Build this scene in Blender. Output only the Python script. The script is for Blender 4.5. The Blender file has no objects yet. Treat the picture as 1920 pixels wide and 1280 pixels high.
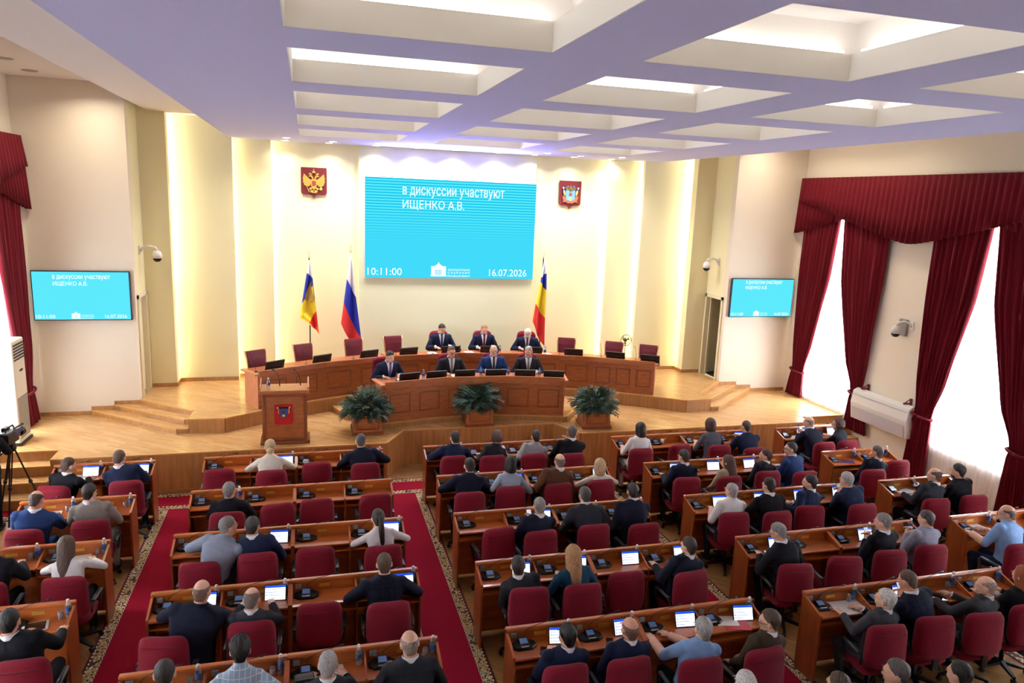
import bpy, bmesh, math, random
import numpy as np
from mathutils import Vector, Matrix
random.seed(7)
SC = bpy.context.scene
COL = SC.collection
PI = math.pi

# ------------------------------------------------------------------ camera
FPX, YAW, PITCH, ROLL, CAMH = 1364.58, 0.2756, 0.1913, 0.0401, 5.6895
F = Vector((math.sin(YAW) * math.cos(PITCH), math.cos(YAW) * math.cos(PITCH), -math.sin(PITCH)))
R0 = Vector((math.cos(YAW), -math.sin(YAW), 0))
U0 = R0.cross(F)
RR_ = R0 * math.cos(ROLL) + U0 * math.sin(ROLL)
UU_ = -R0 * math.sin(ROLL) + U0 * math.cos(ROLL)
cam = bpy.data.cameras.new('camera')
cam.sensor_width = 36.0
cam.lens = 36.0 * FPX / 1920
cam.clip_end = 200
camo = bpy.data.objects.new('camera', cam)
COL.objects.link(camo)
camo.matrix_world = Matrix(((RR_.x, UU_.x, -F.x, 0), (RR_.y, UU_.y, -F.y, 0), (RR_.z, UU_.z, -F.z, CAMH), (0, 0, 0, 1)))
SC.camera = camo

# ------------------------------------------------------------------ world, exposure
w = bpy.data.worlds.new('sky_world')
SC.world = w
w.use_nodes = True
bg = w.node_tree.nodes['Background']
bg.inputs[0].default_value = (0.86, 0.93, 1.0, 1)
bg.inputs[1].default_value = 28.0
SC.view_settings.view_transform = 'Standard'
SC.view_settings.look = 'None'
SC.view_settings.gamma = 1
SC.view_settings.use_curve_mapping = False
SC.view_settings.exposure = 0.2
DL_W, VIOLET_FILL_W = 28.0, 190.0
CX = 3.55           # the hall's axis
XL_, XR_ = -5.64, 12.74   # side walls
Z1, ZP, Z2 = 0.78, 0.90, 1.09   # stage, presidium platform, dais
HC = 6.88           # coffered ceiling

def area_light(name, loc, size, size_y, energy, color, direction=(0, 0, -1), spread=PI, shape='RECTANGLE', parent=None):
    l = bpy.data.lights.new(name, 'AREA')
    l.shape = shape
    l.size = size
    if shape in ('RECTANGLE', 'ELLIPSE'):
        l.size_y = size_y
    l.energy = energy
    l.color = color
    l.spread = spread
    o = bpy.data.objects.new(name, l)
    COL.objects.link(o)
    o.location = loc
    o.rotation_euler = Vector(direction).to_track_quat('-Z', 'Y').to_euler()
    if parent is not None:
        o.parent = parent
    return o

# ------------------------------------------------------------------ materials
def lin(c):
    return tuple((x / 12.92 if x <= 0.04045 else ((x + 0.055) / 1.055) ** 2.4) for x in (v / 255 for v in c)) + (1,)

MATS = {}
def mat(name, rgb=(200, 200, 200), rough=0.5, metal=0.0, spec=0.5, emit=None, estr=0.0, noise=None, bump=None, sheen=0.0, coat=0.0, alpha=1.0):
    """rgb in sRGB 0..255.  noise=(scale, amount, (sx,sy,sz)); bump=(scale, strength)"""
    if name in MATS:
        return MATS[name]
    m = bpy.data.materials.new(name)
    m.use_nodes = True
    nt = m.node_tree
    b = nt.nodes['Principled BSDF']
    c = lin(rgb)
    b.inputs['Base Color'].default_value = c
    b.inputs['Roughness'].default_value = rough
    b.inputs['Metallic'].default_value = metal
    b.inputs['Specular IOR Level'].default_value = spec
    if sheen:
        b.inputs['Sheen Weight'].default_value = sheen
        b.inputs['Sheen Roughness'].default_value = 0.5
    if coat:
        b.inputs['Coat Weight'].default_value = coat
        b.inputs['Coat Roughness'].default_value = 0.12
    if alpha < 1:
        b.inputs['Alpha'].default_value = alpha
    if emit is not None:
        b.inputs['Emission Color'].default_value = lin(emit)
        b.inputs['Emission Strength'].default_value = estr
    if noise or bump:
        tc = nt.nodes.new('ShaderNodeTexCoord')
        mp = nt.nodes.new('ShaderNodeMapping')
        nt.links.new(tc.outputs['Object'], mp.inputs[0])
    if noise:
        sc, am, st = noise
        mp.inputs['Scale'].default_value = st
        n = nt.nodes.new('ShaderNodeTexNoise')
        n.inputs['Scale'].default_value = sc
        n.inputs['Detail'].default_value = 5
        nt.links.new(mp.outputs[0], n.inputs['Vector'])
        r = nt.nodes.new('ShaderNodeValToRGB')
        r.color_ramp.elements[0].position = 0.3
        r.color_ramp.elements[1].position = 0.7
        r.color_ramp.elements[0].color = tuple(x * (1 - am) for x in c[:3]) + (1,)
        r.color_ramp.elements[1].color = tuple(min(1, x * (1 + am)) for x in c[:3]) + (1,)
        nt.links.new(n.outputs[0], r.inputs[0])
        nt.links.new(r.outputs[0], b.inputs['Base Color'])
    if bump:
        n2 = nt.nodes.new('ShaderNodeTexNoise')
        n2.inputs['Scale'].default_value = bump[0]
        n2.inputs['Detail'].default_value = 3
        nt.links.new((mp.outputs[0] if noise else tc.outputs['Object']), n2.inputs['Vector'])
        bp = nt.nodes.new('ShaderNodeBump')
        bp.inputs['Strength'].default_value = bump[1]
        bp.inputs['Distance'].default_value = 0.01
        nt.links.new(n2.outputs[0], bp.inputs['Height'])
        nt.links.new(bp.outputs[0], b.inputs['Normal'])
    MATS[name] = m
    return m

def emat(name, rgb, strength):
    if name in MATS:
        return MATS[name]
    m = bpy.data.materials.new(name)
    m.use_nodes = True
    nt = m.node_tree
    nt.nodes.clear()
    o = nt.nodes.new('ShaderNodeOutputMaterial')
    e = nt.nodes.new('ShaderNodeEmission')
    e.inputs[0].default_value = lin(rgb)
    e.inputs[1].default_value = strength
    nt.links.new(e.outputs[0], o.inputs[0])
    MATS[name] = m
    return m

def plank_mat(name, c1, c2, c3, bw, rh, rot, rough, rough_var=0.1, basket=False):
    """strip flooring: brick texture for the boards, noise for the grain"""
    m = bpy.data.materials.new(name)
    m.use_nodes = True
    nt = m.node_tree
    b = nt.nodes['Principled BSDF']
    tc = nt.nodes.new('ShaderNodeTexCoord')
    mp = nt.nodes.new('ShaderNodeMapping')
    mp.inputs['Rotation'].default_value = (0, 0, rot)
    nt.links.new(tc.outputs['Object'], mp.inputs[0])
    br = nt.nodes.new('ShaderNodeTexBrick')
    br.inputs['Color1'].default_value = lin(c1)
    br.inputs['Color2'].default_value = lin(c2)
    br.inputs['Mortar'].default_value = lin(c3)
    br.inputs['Scale'].default_value = 1.0
    br.inputs['Brick Width'].default_value = bw
    br.inputs['Row Height'].default_value = rh
    br.inputs['Mortar Size'].default_value = 0.0015
    br.inputs['Mortar Smooth'].default_value = 0.4
    br.inputs['Bias'].default_value = 0.0
    nt.links.new(mp.outputs[0], br.inputs['Vector'])
    n = nt.nodes.new('ShaderNodeTexNoise')
    n.inputs['Scale'].default_value = 3.0
    n.inputs['Detail'].default_value = 6
    mp2 = nt.nodes.new('ShaderNodeMapping')
    mp2.inputs['Scale'].default_value = (2, 22, 2)
    nt.links.new(mp.outputs[0], mp2.inputs[0])
    nt.links.new(mp2.outputs[0], n.inputs['Vector'])
    mx = nt.nodes.new('ShaderNodeMix')
    mx.data_type = 'RGBA'
    mx.blend_type = 'MULTIPLY'
    mx.inputs[0].default_value = 0.45
    rp = nt.nodes.new('ShaderNodeValToRGB')
    rp.color_ramp.elements[0].color = (0.55, 0.5, 0.45, 1)
    rp.color_ramp.elements[1].color = (1.25, 1.2, 1.1, 1)
    nt.links.new(n.outputs[0], rp.inputs[0])
    nt.links.new(br.outputs[0], mx.inputs[6])
    nt.links.new(rp.outputs[0], mx.inputs[7])
    nt.links.new(mx.outputs[2], b.inputs['Base Color'])
    b.inputs['Roughness'].default_value = rough
    MATS[name] = m
    return m

WOOD = mat('cherry_wood', (172, 88, 34), 0.34, noise=(2.2, 0.22, (1.2, 9, 9)), coat=0.25)
WOOD_D = mat('cherry_wood_dark', (144, 70, 26), 0.38, noise=(2.2, 0.2, (9, 9, 1.2)), coat=0.2)
WOOD_P = mat('presidium_wood', (158, 90, 48), 0.36, noise=(2.5, 0.2, (2, 2, 9)), coat=0.15)
WOOD_P2 = mat('presidium_moulding', (126, 70, 38), 0.34, noise=(2.5, 0.15, (2, 2, 9)))
WOOD_E = mat('presidium_end_panel', (188, 118, 82), 0.4, noise=(2.5, 0.12, (9, 9, 2)))
WOOD_S = mat('stage_riser_wood', (170, 120, 68), 0.35, noise=(1.6, 0.2, (9, 9, 1.0)))
WOOD_EDGE = mat('step_nosing', (198, 148, 84), 0.35, noise=(2, 0.1, (4, 4, 4)))
STAGE_TOP = plank_mat('stage_parquet', (212, 170, 116), (190, 144, 92), (128, 90, 52), 0.45, 0.07, 0.62, 0.24)
HALL_TOP = plank_mat('hall_parquet', (168, 128, 80), (146, 106, 62), (96, 68, 38), 0.4, 0.07, 0.785, 0.3)
CREAM = mat('cream_wall', (241, 233, 188), 0.75, noise=(40, 0.008, (1, 1, 1)))
CREAM2 = mat('cream_wall_centre', (230, 231, 194), 0.75, noise=(40, 0.008, (1, 1, 1)))
BEIGE = mat('beige_wall', (238, 227, 208), 0.8, noise=(30, 0.01, (1, 1, 1)))
WHITE_WALL = mat('white_door_paint', (232, 224, 190), 0.5)
CEIL = mat('ceiling_violet_glow', (180, 178, 216), 0.8)  # white ceiling, with the violet light falling on it mixed into the base colour
CEIL_W = mat('ceiling_white', (232, 226, 222), 0.8)
COFFER = mat('coffer_white', (236, 232, 224), 0.75)
RED = mat('red_chair_fabric', (118, 16, 36), 0.9, sheen=0.06, spec=.25, noise=(60, 0.12, (1, 1, 1)), bump=(180, 0.25))
RED2 = mat('dark_red_leather', (104, 22, 34), 0.5, noise=(30, 0.1, (1, 1, 1)))
CURT = mat('curtain_red', (104, 11, 26), 0.85, sheen=0.05, spec=.2, noise=(25, 0.12, (1, 1, 6)))
BLACK = mat('black_plastic', (14, 14, 16), 0.45)
BLACKG = mat('black_gloss', (10, 10, 12), 0.18)
GREYP = mat('grey_plastic', (150, 150, 150), 0.45)
ARM = mat('armrest_plastic', (52, 54, 58), 0.32)
WHITEP = mat('white_plastic', (232, 230, 226), 0.4)
CHROME = mat('chrome', (200, 200, 205), 0.2, metal=1)
BRASS = mat('brass', (212, 168, 74), 0.3, metal=0.7)
GOLD = mat('gold_relief', (222, 190, 96), 0.35, metal=0.55)
PAPER = mat('paper', (240, 238, 232), 0.7)
GREEN = mat('fern_green', (38, 66, 50), 0.5, noise=(14, 0.3, (1, 1, 1)))
GREEN2 = mat('fern_green_light', (66, 98, 78), 0.5, noise=(14, 0.25, (1, 1, 1)))
SOIL = mat('potting_soil', (40, 28, 20), 0.9)
CARPET = mat('red_carpet', (138, 14, 38), 0.95, spec=.1, noise=(50, 0.1, (1, 1, 1)), bump=(220, 0.2))
DARK = mat('dark_opening', (16, 14, 16), 0.9)

# ------------------------------------------------------------------ mesh helpers
class MB:
    def __init__(s):
        s.v = []; s.f = []; s.m = []
    def add(s, vs, fs, mi=0):
        o = len(s.v)
        s.v += [tuple(v) for v in vs]
        s.f += [tuple(i + o for i in f) for f in fs]
        s.m += [mi] * len(fs)
        return s
    def box(s, x0, x1, y0, y1, z0, z1, mi=0):
        vs = [(x, y, z) for x in (x0, x1) for y in (y0, y1) for z in (z0, z1)]
        return s.add(vs, [(0, 1, 3, 2), (4, 6, 7, 5), (0, 4, 5, 1), (2, 3, 7, 6), (0, 2, 6, 4), (1, 5, 7, 3)], mi)
    def prism(s, poly, a0, a1, axis='z', mi=0):
        """poly 2-D; axis x: poly in (y,z); y: (x,z); z: (x,y)"""
        n = len(poly)
        def P(p, a):
            return {'x': (a, p[0], p[1]), 'y': (p[0], a, p[1]), 'z': (p[0], p[1], a)}[axis]
        vs = [P(p, a0) for p in poly] + [P(p, a1) for p in poly]
        fs = [tuple(range(n - 1, -1, -1)), tuple(range(n, 2 * n))]
        fs += [(i, (i + 1) % n, n + (i + 1) % n, n + i) for i in range(n)]
        return s.add(vs, fs, mi)
    def loft(s, rings, cap=True, mi=0, closed=True):
        n = len(rings[0]); vs = [p for r in rings for p in r]; fs = []
        for k in range(len(rings) - 1):
            for i in range(n if closed else n - 1):
                j = (i + 1) % n
                fs.append((k * n + i, k * n + j, (k + 1) * n + j, (k + 1) * n + i))
        if cap and closed:
            fs.append(tuple(range(n - 1, -1, -1)))
            fs.append(tuple((len(rings) - 1) * n + i for i in range(n)))
        return s.add(vs, fs, mi)
    def tube(s, pts, r, n=8, mi=0, cap=True):
        pts = [Vector(p) for p in pts]
        rs = r if isinstance(r, (list, tuple)) else [r] * len(pts)
        rings = []
        for i, p in enumerate(pts):
            t = (pts[min(i + 1, len(pts) - 1)] - pts[max(i - 1, 0)]).normalized()
            a = Vector((0, 0, 1)) if abs(t.z) < 0.9 else Vector((1, 0, 0))
            u = t.cross(a).normalized(); v = t.cross(u).normalized()
            rings.append([p + (u * math.cos(2 * PI * k / n) + v * math.sin(2 * PI * k / n)) * rs[i] for k in range(n)])
        return s.loft(rings, cap, mi)
    def lathe(s, prof, n=16, c=(0, 0, 0), mi=0, cap=True):
        rings = [[(c[0] + r * math.cos(2 * PI * k / n), c[1] + r * math.sin(2 * PI * k / n), c[2] + z) for k in range(n)] for r, z in prof]
        return s.loft(rings, cap, mi)
    def ell(s, c, r, n=12, m=8, mi=0, rot=None):
        rings = []
        for j in range(m + 1):
            th = PI * (j + 0.02 if j == 0 else (j - 0.02 if j == m else j)) / m
            ring = []
            for k in range(n):
                p = Vector((r[0] * math.sin(th) * math.cos(2 * PI * k / n), r[1] * math.sin(th) * math.sin(2 * PI * k / n), -r[2] * math.cos(th)))
                if rot is not None:
                    p = rot @ p
                ring.append(p + Vector(c))
            rings.append(ring)
        return s.loft(rings, True, mi)
    def mesh(s, name, mats, smooth=False):
        me = bpy.data.meshes.new(name)
        me.from_pydata(s.v, [], s.f)
        for m in (mats if isinstance(mats, (list, tuple)) else [mats]):
            me.materials.append(m)
        if len(set(s.m)) > 1:
            me.polygons.foreach_set('material_index', s.m)
        if smooth:
            me.polygons.foreach_set('use_smooth', [True] * len(s.f))
        me.validate()
        me.update()
        return me

def bevel_mesh(me, width, segs=2, smooth=True):
    bm = bmesh.new(); bm.from_mesh(me)
    bmesh.ops.remove_doubles(bm, verts=bm.verts, dist=1e-5)
    bmesh.ops.bevel(bm, geom=list(bm.edges), offset=width, segments=segs, affect='EDGES', profile=0.5)
    bmesh.ops.recalc_face_normals(bm, faces=bm.faces)
    for f in bm.faces:
        f.smooth = smooth
    bm.to_mesh(me); bm.free(); me.update()
    return me

def rbox(name, x0, x1, y0, y1, z0, z1, m, bev=0.01, segs=2):
    return bevel_mesh(MB().box(x0, x1, y0, y1, z0, z1).mesh(name, m), bev, segs, smooth=False)

def obj(name, me, parent=None, loc=None, rot=None):
    o = bpy.data.objects.new(name, me)
    COL.objects.link(o)
    if parent is not None:
        o.parent = parent
    if loc is not None:
        o.location = loc
    if rot is not None:
        o.rotation_euler = rot
    return o

def tag(o, label=None, cat=None, group=None, kind=None):
    if label: o['label'] = label
    if cat: o['category'] = cat
    if group: o['group'] = group
    if kind: o['kind'] = kind
    return o

def empty(name, loc=(0, 0, 0), rz=0.0, label=None, cat=None, group=None):
    o = bpy.data.objects.new(name, None)
    COL.objects.link(o)
    o.empty_display_size = 0.1
    o.location = loc
    o.rotation_euler = (0, 0, rz)
    return tag(o, label, cat, group)

def struct(name, me, parent=None):
    o = obj(name, me, parent)
    if parent is None:
        o['kind'] = 'structure'
    return o

def spawn(name, parts, loc, rz=0.0, label=None, cat=None, group=None, scale=None):
    """parts: list of (part_name, mesh, matrix or None, [sub-parts]); each instance gets its own objects, meshes are shared"""
    r = empty(name, loc, rz, label, cat, group)
    if scale:
        r.scale = scale
    def rec(ps, par):
        for pn, me, mx, subs in ps:
            o = obj(pn, me, par)
            if mx is not None:
                o.matrix_local = mx
            if subs:
                rec(subs, o)
    rec(parts, r)
    return r

def T(x, y, z):
    return Matrix.Translation((x, y, z))

def text_mesh(body, width, m, height=None, space=1.0):
    """flat lettering, lower left at the origin in the x-z plane, facing -y; width in metres"""
    c = bpy.data.curves.new('lettering', 'FONT')
    c.body = body
    c.space_character = space
    c.resolution_u = 3
    c.offset = -0.004
    o = bpy.data.objects.new('lettering', c)
    COL.objects.link(o)
    dg = bpy.context.evaluated_depsgraph_get()
    dg.update()
    me = bpy.data.meshes.new_from_object(o.evaluated_get(dg))
    bpy.data.objects.remove(o)
    bpy.data.curves.remove(c)
    co = np.zeros(len(me.vertices) * 3)
    me.vertices.foreach_get('co', co)
    co = co.reshape(-1, 3)
    x0, x1 = co[:, 0].min(), co[:, 0].max()
    y0, y1 = co[:, 1].min(), co[:, 1].max()
    s = width / (x1 - x0)
    sy = s if height is None else height / (y1 - y0)
    out = np.stack([(co[:, 0] - x0) * s, np.zeros(len(co)), (co[:, 1] - y0) * sy], 1)
    me.vertices.foreach_set('co', out.ravel())
    me.materials.clear()
    me.materials.append(m)
    me.update()
    return me
# ================================================================== the setting
def sym(pts, side):
    """half-width/depth points mirrored about the hall axis; side -1 or 1"""
    q = [(CX + side * w_, y) for w_, y in pts]
    return q if side > 0 else q[::-1]

# ---- hall floor and walls
struct('floor', MB().box(XL_ - 0.1, XR_ + 0.1, -4.0, 15.2, -0.12, 0.0).mesh('floor', HALL_TOP))
WIN = [15.25, 11.02, 6.8, 2.6]       # window centres along both side walls
WW, WZ0, WZ1 = 1.13, 0.95, 5.95
def side_wall(name, x, side):
    b = MB()
    x0, x1 = (x, x + 0.35) if side > 0 else (x - 0.35, x)
    ys = [17.2]
    for c in WIN:
        b.box(x0, x1, c + WW, ys[-1], 0, 7.75)
        b.box(x0, x1, c - WW, c + WW, 0, WZ0)
        b.box(x0, x1, c - WW, c + WW, WZ1, 7.75)
        ys.append(c - WW)
    b.box(x0, x1, -4, ys[-1], 0, 7.75)
    return struct(name, b.mesh(name, BEIGE))
side_wall('wall_east', XR_, 1)
side_wall('wall_west', XL_, -1)
struct('wall_rear', MB().box(XL_ - 0.3, XR_ + 0.3, -4.2, -4.0, 0, 7.75).mesh('wall_rear', BEIGE))

def glass_mat():
    m = bpy.data.materials.new('window_glass')
    m.use_nodes = True
    nt = m.node_tree
    nt.nodes.clear()
    o = nt.nodes.new('ShaderNodeOutputMaterial')
    t = nt.nodes.new('ShaderNodeBsdfTransparent')
    g = nt.nodes.new('ShaderNodeBsdfGlossy')
    g.inputs['Roughness'].default_value = 0.03
    mx = nt.nodes.new('ShaderNodeMixShader')
    mx.inputs[0].default_value = 0.08
    nt.links.new(t.outputs[0], mx.inputs[1])
    nt.links.new(g.outputs[0], mx.inputs[2])
    nt.links.new(mx.outputs[0], o.inputs[0])
    return m
GLASS = glass_mat()
def sheer_mat():
    m = bpy.data.materials.new('sheer_voile')
    m.use_nodes = True
    nt = m.node_tree
    nt.nodes.clear()
    o = nt.nodes.new('ShaderNodeOutputMaterial')
    t = nt.nodes.new('ShaderNodeBsdfTransparent')
    tr = nt.nodes.new('ShaderNodeBsdfTranslucent')
    d = nt.nodes.new('ShaderNodeBsdfDiffuse')
    for n in (tr, d):
        n.inputs[0].default_value = (0.93, 0.92, 0.95, 1)
    a = nt.nodes.new('ShaderNodeMixShader')
    a.inputs[0].default_value = 0.45
    nt.links.new(tr.outputs[0], a.inputs[1]); nt.links.new(d.outputs[0], a.inputs[2])
    b = nt.nodes.new('ShaderNodeMixShader')
    b.inputs[0].default_value = 0.62
    nt.links.new(t.outputs[0], b.inputs[1]); nt.links.new(a.outputs[0], b.inputs[2])
    nt.links.new(b.outputs[0], o.inputs[0])
    return m
SHEER = sheer_mat()
n_win = 0
for side, x in ((1, XR_), (-1, XL_)):
    for c in WIN:
        n_win += 1
        fx = x + side * 0.2
        b = MB()
        for y0, y1, z0, z1 in ((-WW, -WW + .08, WZ0, WZ1), (WW - .08, WW, WZ0, WZ1), (-WW, WW, WZ0, WZ0 + .08), (-WW, WW, WZ1 - .08, WZ1), (-.04, .04, WZ0, WZ1), (-WW, WW, 4.0, 4.07)):
            b.box(fx - .03, fx + .03, c + y0, c + y1, z0, z1)
        wo = struct('window_%d' % n_win, b.mesh('window_frame', WHITEP))
        for y0, y1 in ((-WW + .08, -.04), (.04, WW - .08)):
            for z0, z1 in ((WZ0 + .08, 4.0), (4.07, WZ1 - .08)):
                obj('pane', MB().box(fx - .006, fx + .006, c + y0, c + y1, z0, z1).mesh('pane', GLASS), wo)

# ---- stage block, its risers and side steps
SF = 14.195
outline = [(-4.55, SF), (1.46, SF), (1.90, 14.97), (5.30, 14.97), (5.65, SF), (11.5, SF), (11.5, 14.6), (XR_, 14.6), (XR_, 19.3), (XL_, 19.3), (XL_, 14.72), (-4.55, 14.72)]
stage = struct('floor_stage', MB().prism(outline, 0, Z1).mesh('floor_stage', STAGE_TOP))
def riser_run(parent, pts, z0, z1, step=0.9, th=0.018, m=WOOD_S, nose=True):
    """veneer panels with open joints along a polyline, and a nosing strip along the top"""
    for (ax, ay), (bx, by) in zip(pts[:-1], pts[1:]):
        L = math.hypot(bx - ax, by - ay)
        n = max(1, round(L / step)); ang = math.atan2(by - ay, bx - ax)
        me = MB().box(0.003, L / n - 0.003, -th, 0.0, z0, z1 - (0.02 if nose else 0)).mesh('panel', m)
        for k in range(n):
            o = obj('panel', me, parent, (ax + (bx - ax) * k / n, ay + (by - ay) * k / n, 0), (0, 0, ang))
        if nose:
            o = obj('nosing', MB().box(0, L, -th - .012, 0.03, z1 - .02, z1 + 0.004).mesh('nosing', WOOD_EDGE), parent, (ax, ay, 0), (0, 0, ang))
riser_run(stage, outline[:6], 0.0, Z1, 0.95)
riser_run(stage, [(11.5, SF), (11.5, 14.6)], 0, Z1)
o = obj('skirting', MB().box(-4.5, 1.46, SF - .04, SF - .018, 0, 0.07).mesh('skirting', WOOD_S), stage)
obj('skirting', MB().box(5.65, 11.5, SF - .04, SF - .018, 0, 0.07).mesh('skirting', WOOD_S), stage)
def step_flight(name, x0, x1, ytop, label_side):
    b = empty(name)
    tag(b, kind='structure')
    for k in range(4):
        z = Z1 * (3 - k) / 4
        y = ytop - 0.3 * k
        obj('riser', MB().box(x0, x1, y - .02, y, z, z + Z1 / 4 - .02).mesh('riser', WOOD_S), b)
        obj('nosing', MB().box(x0, x1, y - .035, y + .02, z + Z1 / 4 - .02, z + Z1 / 4 + .003).mesh('nosing', WOOD_EDGE), b)
        if k < 3:
            obj('tread', MB().box(x0, x1, y - .3, y - .02, 0.0, z).mesh('tread', STAGE_TOP), b)
    return b
step_flight('floor_steps_west', XL_, -4.55, 14.72, 0)
step_flight('floor_steps_east', 11.5, XR_, 14.6, 1)

# ---- dais with its two flights of shallow steps, presidium platform
def darc(X, off=0.0):
    return 17.40 - 0.071 * (X - CX) ** 2 + off
front = [(CX + w_ * 4.55 / 12, 0) for w_ in range(-12, 13)]
front = [(X, darc(X, -0.12)) for X, _ in front]
dl = [(CX - 5.94, 15.95), (CX - 5.95, 15.38), (CX - 5.256, 15.33)]
dr = [(CX + 5.256, 15.33), (CX + 5.95, 15.38), (CX + 5.94, 15.95)]
poly = [(CX - 7.14, 17.0)] + dl + front + dr + [(CX + 7.14, 17.0), (CX + 7.14, 19.3), (CX - 7.14, 19.3)]
dais = struct('floor_dais', MB().prism(poly, Z1 - .01, Z2).mesh('floor_dais', STAGE_TOP))
riser_run(dais, [dl[1], dl[2]] + front + [dr[0], dr[1]], Z1, Z2, 0.8)
H3 = (Z2 - Z1) / 3
for side in (-1, 1):
    nm = 'floor_dais_steps_' + ('west' if side < 0 else 'east')
    e = empty(nm); tag(e, kind='structure')
    s1 = [(8.12, 17.0), (6.17, 15.38), (5.96, 15.38), (5.96, 15.6), (7.14, 17.0)]
    s2 = [(7.67, 17.0), (6.06, 15.66), (5.97, 15.66), (5.95, 15.95), (7.14, 17.0)]
    obj('tread', MB().prism(sym(s1, side), Z1, Z1 + H3).mesh('tread', STAGE_TOP), e)
    obj('tread', MB().prism(sym(s2, side), Z1, Z1 + 2 * H3).mesh('tread', STAGE_TOP), e)
    for (a, b_), z in (((s1[0], s1[1]), Z1), ((s2[0], s2[1]), Z1 + H3), (((7.14, 17.0), (5.94, 15.95)), Z1 + 2 * H3), (((6.17, 15.38), (5.96, 15.38)), Z1)):
        pa, pb = (CX + side * a[0], a[1]), (CX + side * b_[0], b_[1])
        riser_run(e, [pa, pb] if side < 0 else [pb, pa], z, z + H3, 0.9)
PF = [(0.45, 16.75), (0.72, 15.95), (1.45, 15.12)] + [(X, 15.50 - 0.09 * (X - 3.5) ** 2 - 0.07) for X in np.linspace(1.8, 5.2, 9)] + [(5.62, 15.05), (5.95, 15.5), (6.6, 16.7)]
plat = struct('floor_platform', MB().prism(PF + [(5.5, 17.2), (1.5, 17.2)], Z1 - .01, ZP).mesh('floor_platform', STAGE_TOP))
riser_run(plat, PF, Z1, ZP, 0.7)

# ---- front walls: TV bays, door returns and the stepped cove-lit panels
STRIP = emat('cove_led', (255, 240, 200), 15.0)
DZ = 3.28     # door head
for side, nm in ((-1, 'west'), (1, 'east')):
    x0, x1 = sorted((CX + side * 7.14, XL_ if side < 0 else XR_))
    wt = struct('wall_front_' + nm, MB().box(x0, x1, 17.0, 17.2, 0, 7.75).mesh('wall_front', BEIGE))
    a, b_ = sorted((CX + side * 7.14, CX + side * 7.30))
    wd = MB().box(a, b_, 17.2, 18.2, DZ - .005, 7.75).box(a, b_, 17.2, 17.24, 0, DZ).box(a, b_, 17.98, 18.2, 0, DZ)
    struct('wall_return_' + nm, wd.mesh('wall_return', CREAM))
    fr = MB()
    xx = CX + side * 7.14
    fx0, fx1 = sorted((xx - side * .03, xx + side * .17))
    fr.box(fx0, fx1, 17.14, 17.22, Z2, DZ + .08).box(fx0, fx1, 17.96, 18.03, Z2, DZ + .08).box(fx0, fx1, 17.14, 18.03, DZ, DZ + .08)
    dr_ = struct('door_%d' % (1 if side < 0 else 2), fr.mesh('door_frame', WHITE_WALL))
    # the leaf stands ajar, hinged at the inner jamb
    ang = {-1: 0.10, 1: 2.0}[side]
    lf = MB().box(-.02, .02, -0.74, 0, Z2 + .01, DZ - .01)
    leaf = obj('door_leaf', lf.mesh('door_leaf', WHITE_WALL), dr_, (xx + side * .10, 17.955, 0), (0, 0, side * ang))
    hd = MB().box(-.035, .035, -.70, -.66, Z2 + .95, Z2 + 1.13).tube([(-side * .05, -.68, Z2 + 1.05), (-side * .05, -.57, Z2 + 1.05)], .01)
    obj('door_handle', hd.mesh('door_handle', BRASS), leaf)
    # lobby beyond the door, its unlit darkness put into the wall colour
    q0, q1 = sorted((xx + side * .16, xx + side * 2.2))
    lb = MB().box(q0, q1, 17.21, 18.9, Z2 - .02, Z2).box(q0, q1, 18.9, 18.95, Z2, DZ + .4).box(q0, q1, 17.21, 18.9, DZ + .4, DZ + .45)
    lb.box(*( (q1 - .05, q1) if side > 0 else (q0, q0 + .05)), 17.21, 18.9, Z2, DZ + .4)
    struct('wall_lobby_' + nm, lb.mesh('wall_lobby', mat('lobby_painted_shade', (26, 20, 18), 0.8)))
    # stepped panels
    pn = struct('wall_panels_' + nm, MB().prism(sym([(6.57, 18.05), (7.14, 18.05), (7.14, 18.30), (6.57, 18.30)], side), 0.8, 7.75).mesh('panel_a', CREAM))
    for k, (wa, wb, ya, yb) in enumerate(((5.25, 7.1, 18.54, 18.66), (4.40, 6.0, 18.86, 18.94), (2.33, 5.2, 19.14, 19.2))):
        obj('wall_panel', MB().prism(sym([(wa, ya), (wb, ya), (wb, yb), (wa, yb)], side), 0.8, 7.5).mesh('wall_panel', CREAM), pn)
    for wa, ya in ((6.68, 18.33), (5.36, 18.69), (4.51, 18.97)):
        obj('light_strip', MB().prism(sym([(wa, ya - .025), (wa + .03, ya - .025), (wa + .03, ya + .025), (wa, ya + .025)], side), 1.15, 7.2).mesh('light_strip', STRIP), pn)
    bb = MB()
    for wa, wb, y in ((6.57, 7.10, 18.05), (5.25, 6.57, 18.52), (4.40, 5.25, 18.84), (2.33, 4.4, 19.12)):
        bb.prism(sym([(wa, y - .015), (wb, y - .015), (wb, y), (wa, y)], side), Z2, Z2 + .09)
    bb.prism(sym([(6.555, 18.035), (6.57, 18.035), (6.57, 18.5), (6.555, 18.5)], side), Z2, Z2 + .09)
    struct('baseboard_panels_' + nm, bb.mesh('baseboard', WOOD_S))
    b0, b1 = sorted((CX + side * 8.12, XL_ if side < 0 else XR_))
    b2 = MB().box(b0, b1, 16.98, 17.0, Z1, Z1 + .085)
    for wa, wb, z in ((7.67, 8.12, Z1 + H3), (7.14, 7.67, Z1 + 2 * H3)):
        c0, c1 = sorted((CX + side * wa, CX + side * wb))
        b2.box(c0, c1, 16.98, 17.0, z, z + .085)
    struct('baseboard_front_' + nm, b2.mesh('baseboard', WOOD_S))
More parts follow.
